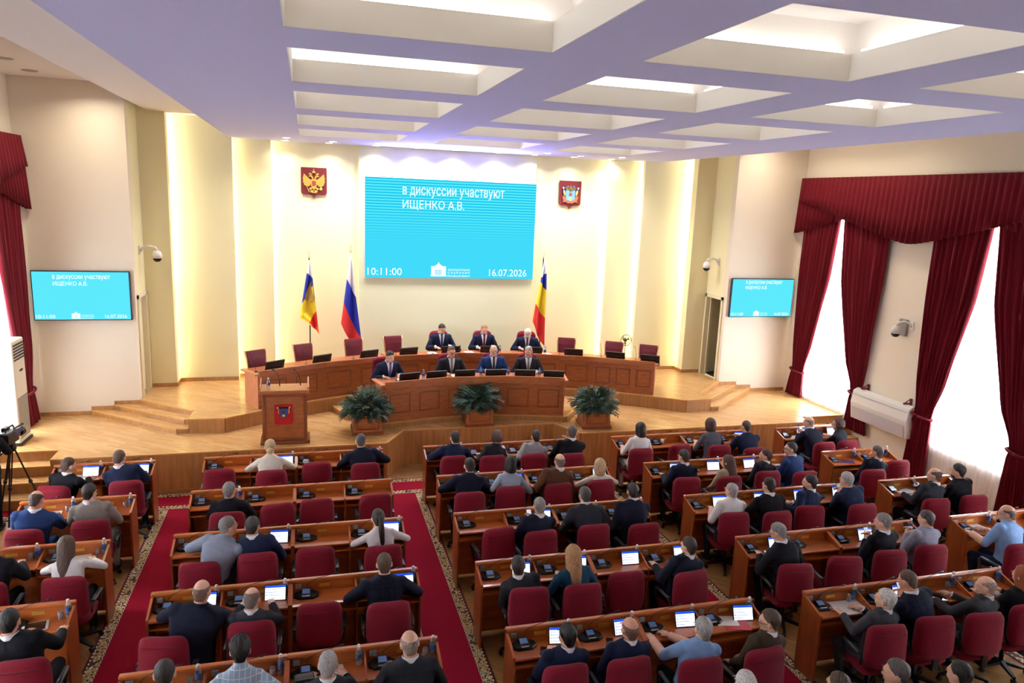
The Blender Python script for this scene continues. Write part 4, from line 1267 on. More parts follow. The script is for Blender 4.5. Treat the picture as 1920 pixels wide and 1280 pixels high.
# who sits there: description, (yaw, pitch, arms, width, female), top, hair, hair colour, extras
WHO = {
('LL',1,1): ('brown-haired man in black suit turning his head', (-45, 12, 'desk', 1, False), 'black', 'short', 'brown', {}),
('LL',1,2): ('balding man in navy suit bent over a tablet', (-10, 22, 'write', 1.08, False), 'navy', 'receding', 'brown', dict(skin_i=1)),
('LL',2,1): ('balding man in blue suit reading papers', (-12, 28, 'desk', 1.05, False), 'blue', 'fringe', 'dark', dict(skin_i=1)),
('LL',2,2): ('dark-haired man in taupe suit', (-15, 10, 'reachl', 1.05, False), 'beigegrey', 'short', 'dark', {}),
('LL',3,1): ('person in black clothes', (0, 15, 'desk', 1, False), 'black', 'short', 'dark', {}),
('LL',3,2): ('brown-haired woman in white jacket', (0, 18, 'wide', 1, True), 'white', 'long', 'brown', dict(collar=None, shirt=None, trousers='black')),
('LL',4,2): ('dark-haired man in black suit', (0, 12, 'desk', 1, False), 'black', 'short', 'black', dict(skin_i=1)),
('L',1,2): ('blonde woman with pinned-up hair in cream top', (0, 18, 'wide', 1.08, True), 'cream', 'bun', 'blonde', dict(sleeve='skin', collar='', shirt=None, trousers='black')),
('L',1,4): ('grey balding man in navy suit', (0, 12, 'wide', 1.08, False), 'darknavy', 'receding', 'dgrey', dict(collar=None)),
('L',2,1): ('grey-haired man in black suit', (-18, 8, 'desk', 1.02, False), 'black', 'short', 'grey', dict(collar=None)),
('L',3,1): ('grey-haired man in pale grey suit turning aside', (-60, 4, 'wide', 1.08, False), 'lgrey', 'thick', 'grey', dict(collar=None)),
('L',3,2): ('dark-haired man in navy suit', (-10, 12, 'desk', 1.04, False), 'navy', 'short', 'dark', {}),
('L',3,4): ('woman with long dark ponytail in pale blouse', (8, 10, 'wide', 1, True), 'offwhite', 'ponytail', 'dark', dict(collar=None, shirt=None, trousers='black')),
('L',4,1): ('heavy bald man in dark suit', (-14, 16, 'wide', 1.24, False), 'darknavy', 'fringe_low', 'brown', dict(collar=None, skin_i=0)),
('L',4,2): ('balding grey man in charcoal suit', (-14, 18, 'desk', 1, False), 'charcoal', 'fringe', 'dgrey', {}),
('L',4,4): ('brown-haired man in dark navy suit', (0, 8, 'wide', 1, False), 'darknavy', 'short', 'brown', dict(collar=None)),
('L',5,1): ('dark-haired man at the end seat, head only', (0, 15, 'desk', 1, False), 'black', 'short', 'dark', {}),
('L',5,2): ('curly dark-haired woman in pale blue checked jacket', (0, 12, 'desk', 1, True), 'plaid', 'curly', 'black', dict(collar=None, shirt=None)),
('L',5,3): ('thin-haired grey man in dark jacket', (-8, 14, 'desk', 1, False), 'charcoal', 'short', 'lgrey', {}),
('L',5,4): ('bald man in charcoal suit', (6, 14, 'desk', 1.04, False), 'charcoal', 'fringe_low', 'grey', dict(skin_i=0)),
('C',1,1): ('dark-haired man in navy suit', (0, 12, 'wide', 1, False), 'navy', 'short', 'dark', dict(collar=None)),
('C',1,2): ('auburn-haired woman in dark grey jacket', (-6, 12, 'desk', 1, True), 'charcoal', 'crop', 'redbrown', dict(collar=None, shirt=None)),
('C',1,3): ('dark-haired man in silver grey suit', (-4, 12, 'desk', 1, False), 'silver', 'short', 'dark', dict(collar=None)),
('C',1,4): ('greying man in black suit raising a cup', (-22, 4, 'chin', 1.05, False), 'black', 'short', 'dgrey', {}),
('C',2,1): ('dark-haired man in navy suit leaning in', (0, 14, 'wide', 1, False), 'darknavy', 'short', 'dark', dict(collar=None)),
('C',2,2): ('black-bobbed woman in pale blue blouse', (-5, 12, 'desk', 1, True), 'bluegrey', 'bob', 'black', dict(collar=None, shirt=None, trousers='black')),
('C',2,3): ('bald man in brown jacket', (0, 10, 'desk', 1.08, False), 'brown', 'fringe_low', 'dgrey', dict(skin_i=0)),
('C',2,4): ('woman with blonde bob in cream knit', (-12, 6, 'wide', 1, True), 'cream', 'bob', 'blonde', dict(collar='', shirt=None, trousers='black')),
('C',3,2): ('grey crew-cut man holding up a phone', (0, 14, 'phone', 1, False), 'darknavy', 'buzz', 'grey', {}),
('C',3,3): ('greying man in charcoal suit', (4, 10, 'desk', 1.04, False), 'charcoal', 'short', 'dgrey', {}),
('C',3,4): ('dark-haired man in navy suit leaning forward', (0, 10, 'phone', 1.04, False), 'darknavy', 'short', 'dark', {}),
('C',4,1): ('thinning dark-haired man in charcoal suit', (-8, 8, 'lap', 1, False), 'charcoal', 'receding', 'dark', {}),
('C',4,2): ('woman with long blonde hair in teal top', (12, 8, 'desk', 1, True), 'teal', 'long', 'honey', dict(collar=None, shirt=None, trousers='black')),
('C',4,4): ('dark-haired man in black suit at row end', (18, 6, 'reachl', 1, False), 'darknavy', 'short', 'dark', {}),
('C',5,1): ('dark-haired man in navy suit with clasped hands', (10, 10, 'clasp', 1.05, False), 'navy', 'thick', 'black', {}),
('C',5,2): ('bald man in navy suit', (6, 8, 'lap', 1.05, False), 'navy', 'fringe_low', 'brown', dict(skin_i=1)),
('C',5,3): ('white-haired man in light blue short-sleeved shirt', (0, 8, 'left', 1.05, False), 'skyblue', 'thick', 'lgrey', dict(sleeve='skin', collar=None, shirt=None, trousers='black')),
('C',5,4): ('brown-haired man in olive brown jacket', (50, 6, 'lap', 1, False), 'olive', 'thick', 'brown', dict(glasses=True)),
('R',1,1): ('black-bobbed woman in white short-sleeved dress', (4, 8, 'desk', 1.04, True), 'white', 'bob', 'black', dict(sleeve='skin', collar=None, shirt=None, trousers='white')),
('R',1,3): ('dark-bobbed woman in grey short-sleeved top', (6, 10, 'desk', 1.04, True), 'grey', 'bob_soft', 'redbrown', dict(sleeve='skin', collar=None, shirt=None, trousers='black')),
('R',1,4): ('balding brown-haired man in navy suit', (4, 14, 'phone', 1, False), 'navy', 'receding', 'brown', dict(skin_i=1, collar=None)),
('R',2,1): ('dark-haired man in dark suit', (16, 14, 'reachl', 1, False), 'darknavy', 'short', 'dark', {}),
('R',2,2): ('long dark-haired woman in beige sleeveless top', (30, 14, 'lap', 1, True), 'beige', 'long', 'redbrown', dict(sleeve='skin', collar='', shirt=None, trousers='beige')),
('R',2,3): ('young dark-haired man in black suit', (48, 4, 'lap', .95, False), 'charcoal', 'short', 'redbrown', {}),
('R',2,4): ('man with spectacles in bright blue suit', (62, 6, 'clasp', 1.02, False), 'blue', 'short', 'dark', dict(glasses=True)),
('R',3,1): ('grey-haired man in white short-sleeved shirt', (14, 6, 'desk', 1.04, False), 'white', 'buzz', 'lgrey', dict(sleeve='skin', collar=None, shirt=None, trousers='jeans')),
('R',3,2): ('dark-haired man in black suit typing', (10, 8, 'reachl', 1.02, False), 'black', 'short', 'dark', {}),
('R',3,3): ('bearded dark-haired man in navy suit', (42, 6, 'left', 1.05, False), 'navy', 'thick', 'black', dict(beard=True)),
('R',3,4): ('silver-haired navy-suited man with phone', (14, 14, 'phone', 1.06, False), 'navy', 'thick', 'lgrey', dict(collar=None)),
('R',4,1): ('spectacled grey-haired man in black', (30, 26, 'desk', 1, False), 'black', 'short', 'grey', dict(glasses=True)),
('R',4,3): ('grey-haired man in black watching phone', (30, 12, 'phone', 1.02, False), 'black', 'short', 'grey', {}),
('R',4,4): ('greying man in pale grey uniform shirt', (22, 14, 'phone', 1.04, False), 'palegrey', 'short', 'dgrey', dict(collar=None, shirt=None, trousers='dgrey')),
('R',5,1): ('white-haired man in grey jacket', (34, 4, 'desk', 1.06, False), 'dgrey', 'thick', 'white', {}),
('R',5,2): ('balding brown-haired man reading', (20, 24, 'phone', 1.04, False), 'darknavy', 'receding', 'brown', dict(skin_i=1)),
('R',5,3): ('balding grey man in dark suit', (36, 10, 'desk', 1.04, False), 'dgrey', 'fringe', 'grey', dict(skin_i=0)),
('R',5,4): ('red-haired woman in black top', (10, 8, 'desk', 1, True), 'black', 'long', 'red', dict(collar=None, shirt=None)),
('RR',1,1): ('bald man in navy suit', (30, 14, 'phone', 1.08, False), 'darknavy', 'fringe_low', 'grey', {}),
('RR',1,2): ('short-haired woman in dark sleeveless top', (52, 8, 'desk', 1, True), 'charcoal', 'crop', 'redbrown', dict(sleeve='skin', collar=None, shirt=None, glasses=True)),
('RR',2,1): ('crew-cut man in black suit sitting back', (16, 6, 'lap', 1.02, False), 'darknavy', 'buzz', 'dgrey', dict(skin_i=1)),
('RR',3,1): ('balding man with dark fringe in charcoal suit', (30, 10, 'chin', 1.06, False), 'charcoal', 'fringe', 'dark', dict(skin_i=0)),
('RR',3,2): ('bearded black-haired man in black suit', (28, 8, 'desk', 1.04, False), 'black', 'thick', 'black', dict(beard=True, collar=None)),
('RR',4,1): ('bald man with spectacles in light blue shirt', (35, 16, 'desk', 1.06, False), 'skyblue', 'fringe_low', 'dgrey', dict(sleeve='skin', collar=None, shirt=None, trousers='navy', glasses=True)),
}
# what lies on each desk place: t tablet, b bottle, g glass, p dark phone, w lit phone, s sheet, S large sheet
ITEMS = {
('LL',1,1): 'tbs', ('LL',1,2): 'tbs', ('LL',2,1): 'bgs', ('LL',2,2): 'bg', ('LL',3,1): 'bgp', ('LL',3,2): 'bgs', ('LL',4,2): 'bg',
('L',1,2): 'tb', ('L',1,4): 'tb', ('L',2,1): 'b', ('L',3,1): 't', ('L',3,2): 'tbs', ('L',3,4): 'tb', ('L',4,1): 'tb', ('L',4,2): 'tb', ('L',4,4): 'tb',
('L',5,1): 'bgs', ('L',5,2): 'bgs', ('L',5,3): 'bps', ('L',5,4): 'bg',
('C',1,1): 'tb', ('C',1,2): 'tb', ('C',1,3): 'tb', ('C',1,4): 't', ('C',2,1): 'tb', ('C',2,2): 'tb', ('C',2,3): 'tp', ('C',2,4): 'tb',
('C',3,2): 'tb', ('C',3,3): 'tb', ('C',3,4): 'tb', ('C',4,1): 'tb', ('C',4,2): 'tb', ('C',4,3): 'tb', ('C',4,4): 'tg', ('C',5,1): 'tbp', ('C',5,2): 'tbp', ('C',5,3): 'tb', ('C',5,4): 'tb',
('R',1,3): 'ts', ('R',1,4): 't', ('R',2,1): 'tp', ('R',2,2): 'tb', ('R',2,3): 'tb', ('R',2,4): '', ('R',3,1): 'tg', ('R',3,2): 't', ('R',3,3): 'tp', ('R',3,4): 't',
('R',4,1): 'tw', ('R',4,3): 'tb', ('R',4,4): 'b', ('R',5,1): 'bgS', ('R',5,2): 'tbg', ('R',5,3): 'bgp', ('R',5,4): 'bs',
('RR',1,1): 'ts', ('RR',1,2): 't', ('RR',2,1): 'b', ('RR',2,2): 'b', ('RR',3,1): 'bp', ('RR',3,2): '', ('RR',4,1): 'bs',
}
UNITS = {'LL': 1, 'L': 2, 'C': 2, 'R': 2, 'RR': 1}
ROWS = {'LL': 4, 'L': 5, 'C': 5, 'R': 5, 'RR': 4}
for b in BX:
    for r in range(1, ROWS[b] + 1):
        for u in range(UNITS[b]):
            which = {1: '', 2: ('first half of ' if u == 0 else 'second half of ')}[UNITS[b]]
            spawn('desk', DESK, (BX[b] + u * LU, rowy(r), 0), 0, 'cherry wood two-seat desk, %s%s, %s' % (which, RN[r], BN[b]), 'desk', 'deputies\' desks')
        for s in range(1, UNITS[b] * 2 + 1):
            x0 = BX[b] + (s - 1) * SEAT; y0 = rowy(r); wh = where(b, r, s)
            jit = random.uniform(-.015, .015)
            spawn('microphone_unit', MIC, (x0 + .175 + jit, y0 - .135, DT + .0), random.uniform(-.06, .06), 'black gooseneck microphone console at ' + wh, 'microphone', 'desk microphone consoles')
            it = ITEMS.get((b, r, s), '')
            if 't' in it:
                spawn('tablet', TABLET, (x0 + .585 + jit, y0 - .185 + jit, DT), random.uniform(-.16, .02), 'upright tablet with lit list screen at ' + wh, 'tablet', 'tablets on the desks')
            if 'b' in it:
                spawn('water_bottle', BOTTLE, (x0 + .715, y0 - .075, DT), 0, 'clear water bottle with white cap at ' + wh, 'bottle', 'water bottles on the desks')
            if 'g' in it:
                tag(obj('drinking_glass', GLASSP, None, (x0 + .635, y0 - .08, DT)), 'clear drinking glass beside the bottle at ' + wh, 'glass', 'drinking glasses on the desks')
            if 'p' in it or 'w' in it:
                spawn('smartphone', PHONE_W if 'w' in it else PHONE, (x0 + .37, y0 - .27, DT), -.35, 'smartphone %slying at ' % ('with lit screen ' if 'w' in it else '') + wh, 'phone', 'phones on the desks')
            if 's' in it:
                tag(obj('paper_sheet', SHEET, None, (x0 + (.47 if 't' not in it else .40), y0 - .20, DT + .001), (0, 0, 1.35 if 't' in it else .15)), 'white printed sheet lying at ' + wh, 'paper', 'papers on the desks')
            if 'S' in it:
                tag(obj('paper_sheet', SHEET_BIG, None, (x0 + .53, y0 - .205, DT + .001), (0, 0, -.06)), 'large white printed sheet at ' + wh, 'paper', 'papers on the desks')
ADJ = {}
for (b, r, s), (ch, hip) in SEATS.items():
    wh = where(b, r, s)
    rz = CHAIR_RZ.get((b, r, s), random.uniform(-.05, .05))
    spawn('office_chair', CHAIR, (ch[0], ch[1], 0), rz, ('occupied' if hip else 'empty') + ' red swivel chair at ' + wh, 'chair', 'red swivel chairs')
    if hip and (b, r, s) in WHO:
        d, (yaw, pitch, arms, wide, fem), top, hair, hc_, ex = WHO[(b, r, s)]
        reach = max(.05, min(.45, rowy(r) - hip[1] - .36))
        reach = round(reach * 10) / 10
        turn = round(yaw * .3) if abs(yaw) >= 14 and arms != 'lap' else (round(yaw * .2) if arms == 'lap' else 0)
        person((hip[0], hip[1], 0), math.radians(turn), d + ', ' + wh, 'seated deputies', (hip[2], hip[3], yaw - turn, pitch, arms, wide, fem), top, hair, hc_, sc=hip[4], reach=reach, **ex)
# odd things on single desks
def item(name, me, loc, rot, label, cat):
    return tag(obj(name, me, None, loc, rot), label, cat)
x, y = BX['C'] + 3 * SEAT, rowy(5)
item('notebook', rbox('notebook', -.10, .10, -.13, .13, 0, .012, PAPER, .003), (x + .36, y - .17, DT), (0, 0, 1.35), 'pale closed notebook beside the red folder, fifth row', 'notebook')
item('red_folder', MB().box(-.11, .11, -.15, .15, 0, .005).mesh('red_folder', mat('folder_red', (190, 40, 44), .5)), (x + .44, y - .255, DT), (0, 0, 1.3), 'red paper folder on the last desk of middle block', 'folder')
x, y = BX['RR'], rowy(2)
item('magazine', MB().box(-.10, .10, -.14, .14, 0, .006).mesh('magazine', mat('magazine_cover', (58, 44, 92), .35, noise=(9, .9, (1, 1, 1)))), (x + .45, y - .2, DT), (0, 0, 1.1), 'dark colourful magazine on a desk by the window', 'magazine')
x, y = BX['RR'], rowy(3)
spawn('tablet', [('body', bevel_mesh(MB().box(-.128, .128, -.092, .092, 0, .010).mesh('body', BLACKG), .004, 2), None, [('screen', MB().box(-.116, .116, -.082, .082, .010, .0108).mesh('screen', mat('tablet_glare', (190, 196, 205), .12)), None, [])])], (x + .47, y - .19, DT), .3, 'tablet lying flat on a desk by the window', 'tablet')
x, y = BX['LL'] + SEAT, rowy(4)
tb = spawn('tablet', [('body', bevel_mesh(MB().box(-.128, .128, -.10, .10, 0, .010).mesh('body', WHITEP), .004, 2), None, [('screen', MB().box(-.100, .100, -.088, .088, .010, .0108).mesh('screen', BLACKG), None, [])])], (x + .42, y - .21, DT), .2, 'white-framed tablet lying switched off near the aisle', 'tablet')
x, y = BX['L'] + 2 * SEAT, rowy(5)
bag = MB(); bag.loft([[(.10 * sx * a, .06 * sy * a, z) for sx, sy in ((-1, -1), (1, -1), (1, 1), (-1, 1))] for z, a in ((0, .96), (.03, 1), (.07, .98), (.085, .8))])
bg_ = tag(obj('pouch', bevel_mesh(bag.mesh('pouch', BLACK), .008, 2), None, (x + .17, y - .275, DT), (0, 0, .1)), 'black zipped pouch on the last lectern-block desk', 'pouch')
obj('zipper', MB().tube([(-.085, -.05, .082), (0, -.055, .088), (.085, -.05, .082)], .003, 5).mesh('zipper', GREYP), bg_)
x, y = BX['R'] + SEAT, rowy(1)
cup = MB().lathe([(.027, 0), (.038, .09), (.036, .09), (.025, .004), (.001, .004)], 14).mesh('paper_cup', PAPER, True)
item('paper_cup', cup, (x + .32, y - .14, DT), None, 'white paper cup beside a front row microphone', 'cup')
x, y = BX['R'] + 2 * SEAT, rowy(5)
item('spectacle_case', bevel_mesh(MB().box(-.075, .075, -.03, .03, 0, .035).mesh('spectacle_case', BLACK), .012, 3), (x + .33, y - .21, DT), (0, 0, -.9), 'black spectacle case on a fifth row desk', 'case')
x, y = BX['R'], rowy(5)
item('pen', MB().tube([(-.07, 0, .005), (.06, 0, .005), (.075, 0, .005)], [.005, .005, .002], 6).mesh('pen', BLACK), (x + .62, y - .22, DT + .002), (0, 0, -.8), 'dark pen lying on the large sheet', 'pen')
x, y = BX['LL'], rowy(1)
item('pen', MB().tube([(-.07, 0, .005), (.06, 0, .005), (.075, 0, .005)], [.005, .005, .002], 6).mesh('pen', BLACK), (x + .66, y - .30, DT), (0, 0, 1.2), 'dark pen near the tripod block aisle', 'pen')
# hand-held phones
def held(key, dx, dy, dz, rot, label):
    h = SEATS[key][1]
    spawn('smartphone', PHONE_W if 'lit' in label else PHONE, (h[0] + dx, h[1] + dy, dz), 0, label, 'phone', 'phones held in hands').rotation_euler = rot
for key, lab in ((('C',3,2), 'lit phone held up by the crew-cut man'), (('R',3,4), 'dark phone held by the silver-haired man'), (('R',4,3), 'lit phone held by the grey-haired man'), (('R',4,4), 'dark phone held by the uniformed man'), (('R',5,2), 'lit phone held by the balding reader'), (('RR',1,1), 'lit phone held by the bald man near the steps')):
    h = SEATS[key][1]
    rc = max(.05, min(.45, rowy(key[1]) - h[1] - .36)); rc = round(rc * 10) / 10
    held(key, 0.0, (.25 + (rc - .25) / (S * h[4])) * S * h[4] + .10, .95 * S * h[4] + (.918 / (S * h[4]) - .858) * S * h[4] + .05, (.9, 0, 0), lab)
# heads of those standing further back, cut by the lower frame edge
for i, (hx, hy, top, hair, hcl, yw, lab) in enumerate(((3.85, 5.17, 'charcoal', 'thick', 'white', 0, 'white-haired man behind the middle block, lowest edge'), (4.72, 4.97, 'charcoal', 'short', 'brown', 10, 'brown-haired man behind the rows, lowest edge'), (5.42, 5.02, 'black', 'thick', 'dgrey', 50, 'grey-haired man looking toward the lectern behind the rows'), (6.02, 4.86, 'black', 'short', 'black', 10, 'black-haired man low behind the last row'))):
    spawn('office_chair', CHAIR, (hx, hy - .02, 0), 0, 'red swivel chair under the ' + lab, 'chair', 'red swivel chairs')
    person((hx, hy, 0), 0, lab, 'people behind the last row', (0, 0, yw, 6, 'lap', 1, False), top, hair, hcl)
# ================================================================== stage furniture
def frame_mould(w_, h, t=.028, d=.014):
    """raised picture-frame moulding in x-z, centred, proud toward -y"""
    b = MB()
    b.box(-w_ / 2, w_ / 2, -d, 0, h / 2 - t, h / 2).box(-w_ / 2, w_ / 2, -d, 0, -h / 2, -h / 2 + t)
    b.box(-w_ / 2, -w_ / 2 + t, -d, 0, -h / 2 + t, h / 2 - t).box(w_ / 2 - t, w_ / 2, -d, 0, -h / 2 + t, h / 2 - t)
    return bevel_mesh(b.mesh('moulding', WOOD_P2), .005, 1, False)
def arc_desk(name, pts, z0, zf, zt, depth, frames, label):
    """curved presidium desk built of straight sections; pts run along the audience side"""
    r = empty(name, (sum(p[0] for p in pts) / len(pts), sum(p[1] for p in pts) / len(pts), z0), 0, label, 'desk')
    ox, oy, oz = r.location
    n = len(pts) - 1
    for k in range(n):
        (ax, ay), (bx, by) = pts[k], pts[k + 1]
        L = math.hypot(bx - ax, by - ay); ang = math.atan2(by - ay, bx - ax)
        M = Matrix.Translation((ax - ox, ay - oy, -oz)) @ Matrix.Rotation(ang, 4, 'Z')
        p = obj('front_panel', MB().box(0, L, 0, .03, z0, zf + .02).box(0, L, -.012, 0, z0, z0 + .07).box(-.02, .02, -.01, .0, z0, zf).mesh('front_panel', WOOD_P), r)
        p.matrix_local = M
        nf = frames[k]
        fm = frame_mould(L / nf * .70, (zf - z0) * .60)
        for j in range(nf):
            o = obj('moulding', fm, p)
            o.location = (L * (j + .5) / nf, 0, z0 + (zf - z0) * .55)
        fa = obj('fascia', bevel_mesh(MB().box(-.005, L + .005, -.05, .0, zf, zt).mesh('fascia', WOOD_P), .008, 1, False), r)
        fa.matrix_local = M
        ov = math.tan(.12) * depth
        tp = MB().prism([(-.0, 0), (L, 0), (L + ov * 0.6, depth), (-ov * 0.6, depth)], zt - .10, zt - .07).mesh('desk_top', WOOD_P)
        o = obj('desk_top', tp, r); o.matrix_local = M
    for idx, (k, s) in enumerate(((0, -1), (n, 1))):
        (ax, ay), (bx, by) = (pts[0], pts[1]) if s < 0 else (pts[n - 1], pts[n])
        ang = math.atan2(by - ay, bx - ax)
        px, py = pts[k]
        M = Matrix.Translation((px - ox, py - oy, -oz)) @ Matrix.Rotation(ang, 4, 'Z')
        e = MB().box(-.015, .015, 0, depth, z0, zt - .10)
        e.prism([(-.09 if s < 0 else -.01, -.02), (.01 if s < 0 else .09, -.02), (.01 if s < 0 else .06, depth + .03), (-.09 if s < 0 else -.01, depth + .03)], zt - .10, zt - .065)
        o = obj('end_panel', e.mesh('end_panel', WOOD_E), r); o.matrix_local = M
    return r
BP = [(CX + w_, darc(CX + w_)) for w_ in (-4.62, -3.3, -1.75, 0, 1.75, 3.3, 4.62)]
arc_desk('presidium_desk', BP, Z2, 1.80, 1.93, .62, (2, 2, 2, 2, 2, 3), 'long curved presidium desk of reddish panelled wood at rear')
def farc(X, off=0.0):
    return 15.50 - .09 * (X - 3.5) ** 2 + off
FP = [(X, farc(X)) for X in (1.52, 2.85, 4.2, 5.55)]
arc_desk('presidium_desk', FP, ZP, 1.62, 1.80, .60, (2, 2, 2), 'shorter curved presidium desk of panelled wood in front')

# ---- lectern
lx, ly = -.50, 14.42
lect = empty('lectern', (lx, ly, Z1), 0, 'tall reddish wooden lectern with red crest on its front', 'lectern')
obj('body', MB().box(-.42, .42, 0, .5, .06, 1.02).mesh('body', WOOD_P), lect)
obj('plinth', bevel_mesh(MB().box(-.47, .47, -.04, .52, 0, .07).mesh('plinth', WOOD_P2), .01, 1, False), lect)
fr_ = frame_mould(.84, .94, .06, .02)
o = obj('moulding', fr_, lect); o.location = (0, 0, .55)
obj('top_ledge', bevel_mesh(MB().box(-.47, .47, -.05, .52, 1.02, 1.10).mesh('top_ledge', WOOD_P), .012, 1, False), lect)
gd = MB().prism([(0, 1.10), (.0, 1.15), (.42, 1.26), (.42, 1.10)], -.46, -.44, 'x').mesh('side_guard', WOOD_E)
obj('side_guard', gd, lect); obj('side_guard', gd, lect, (.90, 0, 0))
crest = obj('crest_plate', MB().prism([(-.175, -.20), (-.14, -.235), (.14, -.235), (.175, -.20), (.175, .175), (-.175, .175)], -.012, 0, 'y').mesh('crest_plate', mat('crest_red', (176, 20, 28), .4)), lect, (-.02, -.002, .64))
cb = MB()
cb.prism([(-.075, .09), (-.075, -.06), (0, -.10), (.075, -.06), (.075, .09)], -.018, -.012, 'y', 0)
cb.box(-.08, .08, -.019, -.012, .09, .125, 1)
for s in (-1, 1):
    cb.prism([(s * .10, .12), (s * .13, .10), (s * .125, .02), (s * .10, -.02), (s * .115, .04)][::s], -.017, -.012, 'y', 2)
    cb.prism([(s * .10, .12), (s * .112, .105), (s * .105, .0), (s * .09, -.02), (s * .095, .05)][::s], -.018, -.012, 'y', 3)
    cb.box(min(s * .10, s * .125), max(s * .10, s * .125), -.0185, -.012, .10, .125, 4)
cb.box(-.02, .02, -.022, -.018, .0, .05, 5).box(-.025, .025, -.022, -.018, -.07, -.03, 3)
obj('crest_relief', cb.mesh('crest_relief', [mat('crest_blue', (50, 76, 130), .4), BLACK, mat('crest_navy', (30, 30, 80), .4), mat('crest_yellow', (226, 180, 60), .4), WHITEP, RED2]), crest)
for px, ang, tip in ((.20, .35, -.10), (-.20, -.1, -.02)):
    tag(obj('gooseneck_microphone', MB().tube([(px + .1, .35, 1.105), (px + .1, .34, 1.2), (px + .06, .30, 1.36), (px, .2, 1.46)], [.012, .006, .005, .005], 7).tube([(px, .2, 1.46), (px - .01, .17, 1.475)], [.02, .022], 8).mesh('gooseneck_microphone', BLACK, True), None, (lx, ly, Z1)),
        'black gooseneck microphone on the lectern, %s crest' % ('over the' if px > 0 else 'beside bottle, off the'), 'microphone')
spawn('water_bottle', BOTTLE, (lx - .30, ly + .12, Z1 + 1.10), 0, 'clear water bottle standing on the lectern', 'bottle')

# ---- planters with fern-like arrangements
def frond(L, wd, droop, n=7):
    b = MB(); up_, dn_ = [], []
    for i in range(n):
        t = i / (n - 1)
        x = L * t * (1 - .12 * droop * t); z = L * (.55 * t - droop * t * t)
        hw = wd * math.sin(PI * min(.98, max(.06, t ** .8)))
        up_.append((x, -hw, z - hw * .35)); dn_.append((x, hw, z - hw * .35))
    mid_ = [(L * (i / (n - 1)) * (1 - .12 * droop * (i / (n - 1))), 0, L * (.55 * (i / (n - 1)) - droop * (i / (n - 1)) ** 2)) for i in range(n)]
    b.v = up_ + mid_ + dn_
    for i in range(n - 1):
        b.f += [(i, i + 1, n + i + 1, n + i), (n + i, n + i + 1, 2 * n + i + 1, 2 * n + i)]
    b.m = [0] * len(b.f)
    return b
def leaflet_frond(L, rnd):
    """arched stem carrying pairs of narrow leaflets"""
    b = MB(); n = 9
    dr = rnd.uniform(.35, .95)
    P = [Vector((L * t * (1 - .1 * dr * t), 0, L * (.62 * t - dr * t * t * .8))) for t in (i / n for i in range(n + 1))]
    b.tube(P, [.005 * (1 - .7 * i / n) for i in range(n + 1)], 4)
    for i in range(2, n + 1):
        for s in (-1, 1):
            ll = .13 * (1 - .5 * abs(i / n - .45)) * rnd.uniform(.8, 1.15); hw = .016
            d = Vector((.72, s * .65, rnd.uniform(-.25, .12))).normalized()
            q = P[i]; tip = q + d * ll; mid_ = q + d * ll * .45; sd = d.cross(Vector((0, 0, 1))).normalized() * hw
            b.add([q, mid_ + sd, tip, mid_ - sd, mid_ + Vector((0, 0, .008))], [(0, 1, 4), (1, 2, 4), (2, 3, 4), (3, 0, 4)])
    return b
FROND = []
for i in range(10):
    rn = random.Random(i + 3)
    FROND.append(leaflet_frond(rn.uniform(.34, .48), rn).mesh('frond', GREEN if i % 3 else GREEN2, False))
def planter(x, y, rz, w_, label):
    r = empty('planter', (x, y, Z1), rz, label, 'planter')
    h = .40
    a0, a1 = w_ * .46, w_ * .5
    bx = MB().loft([[(sx * a, sy * a, z) for sx, sy in ((-1, -1), (1, -1), (1, 1), (-1, 1))] for z, a in ((.06, a1), (h, a0))])
    obj('box', bx.mesh('box', WOOD_P), r)
    obj('plinth', bevel_mesh(MB().box(-w_ * .54, w_ * .54, -w_ * .54, w_ * .54, 0, .065).mesh('plinth', WOOD_P2), .008, 1, False), r)
    fm = frame_mould(w_ * .78, .26, .022, .012)
    for k in range(4):
        o = obj('moulding', fm, r); o.matrix_local = Matrix.Rotation(k * PI / 2, 4, 'Z') @ T(0, -w_ * .478, .24)
    pl = obj('plant', MB().lathe([(.02, h - .06), (a0 * .9, h - .04), (a0 * .9, h + .02), (.02, h + .05)], 10).mesh('plant', SOIL), r)
    rn = random.Random(int(x * 100))
    for k in range(260):
        az = rn.uniform(0, 2 * PI); cz = rn.uniform(-.15, 1.0); rho = rn.uniform(.35, 1.0)
        sr = math.sqrt(max(0, 1 - cz * cz)) if cz > 0 else 1.0
        o = obj('frond', FROND[k % 10], pl)
        o.location = (.26 * rho * sr * math.cos(az), .26 * rho * sr * math.sin(az), h + .03 + .26 * max(0, cz) * rho)
        el = math.asin(max(-.3, min(.98, cz))) * .9
        o.rotation_euler = (Matrix.Rotation(az + rn.uniform(-.4, .4), 3, 'Z') @ Matrix.Rotation(-el + .30, 3, 'Y') @ Matrix.Rotation(rn.uniform(-.8, .8), 3, 'X')).to_euler()
        o.scale = (rn.uniform(.62, .92),) * 3
    return r
planter(1.13, 15.02, 0, .60, 'square wooden planter of dark ferns beside the lectern')
planter(3.57, 15.26, 0, .62, 'square wooden planter of dark ferns before the front presidium desk')
planter(6.15, 14.72, -.12, .62, 'square wooden planter of dark ferns turned slightly, past the desks')

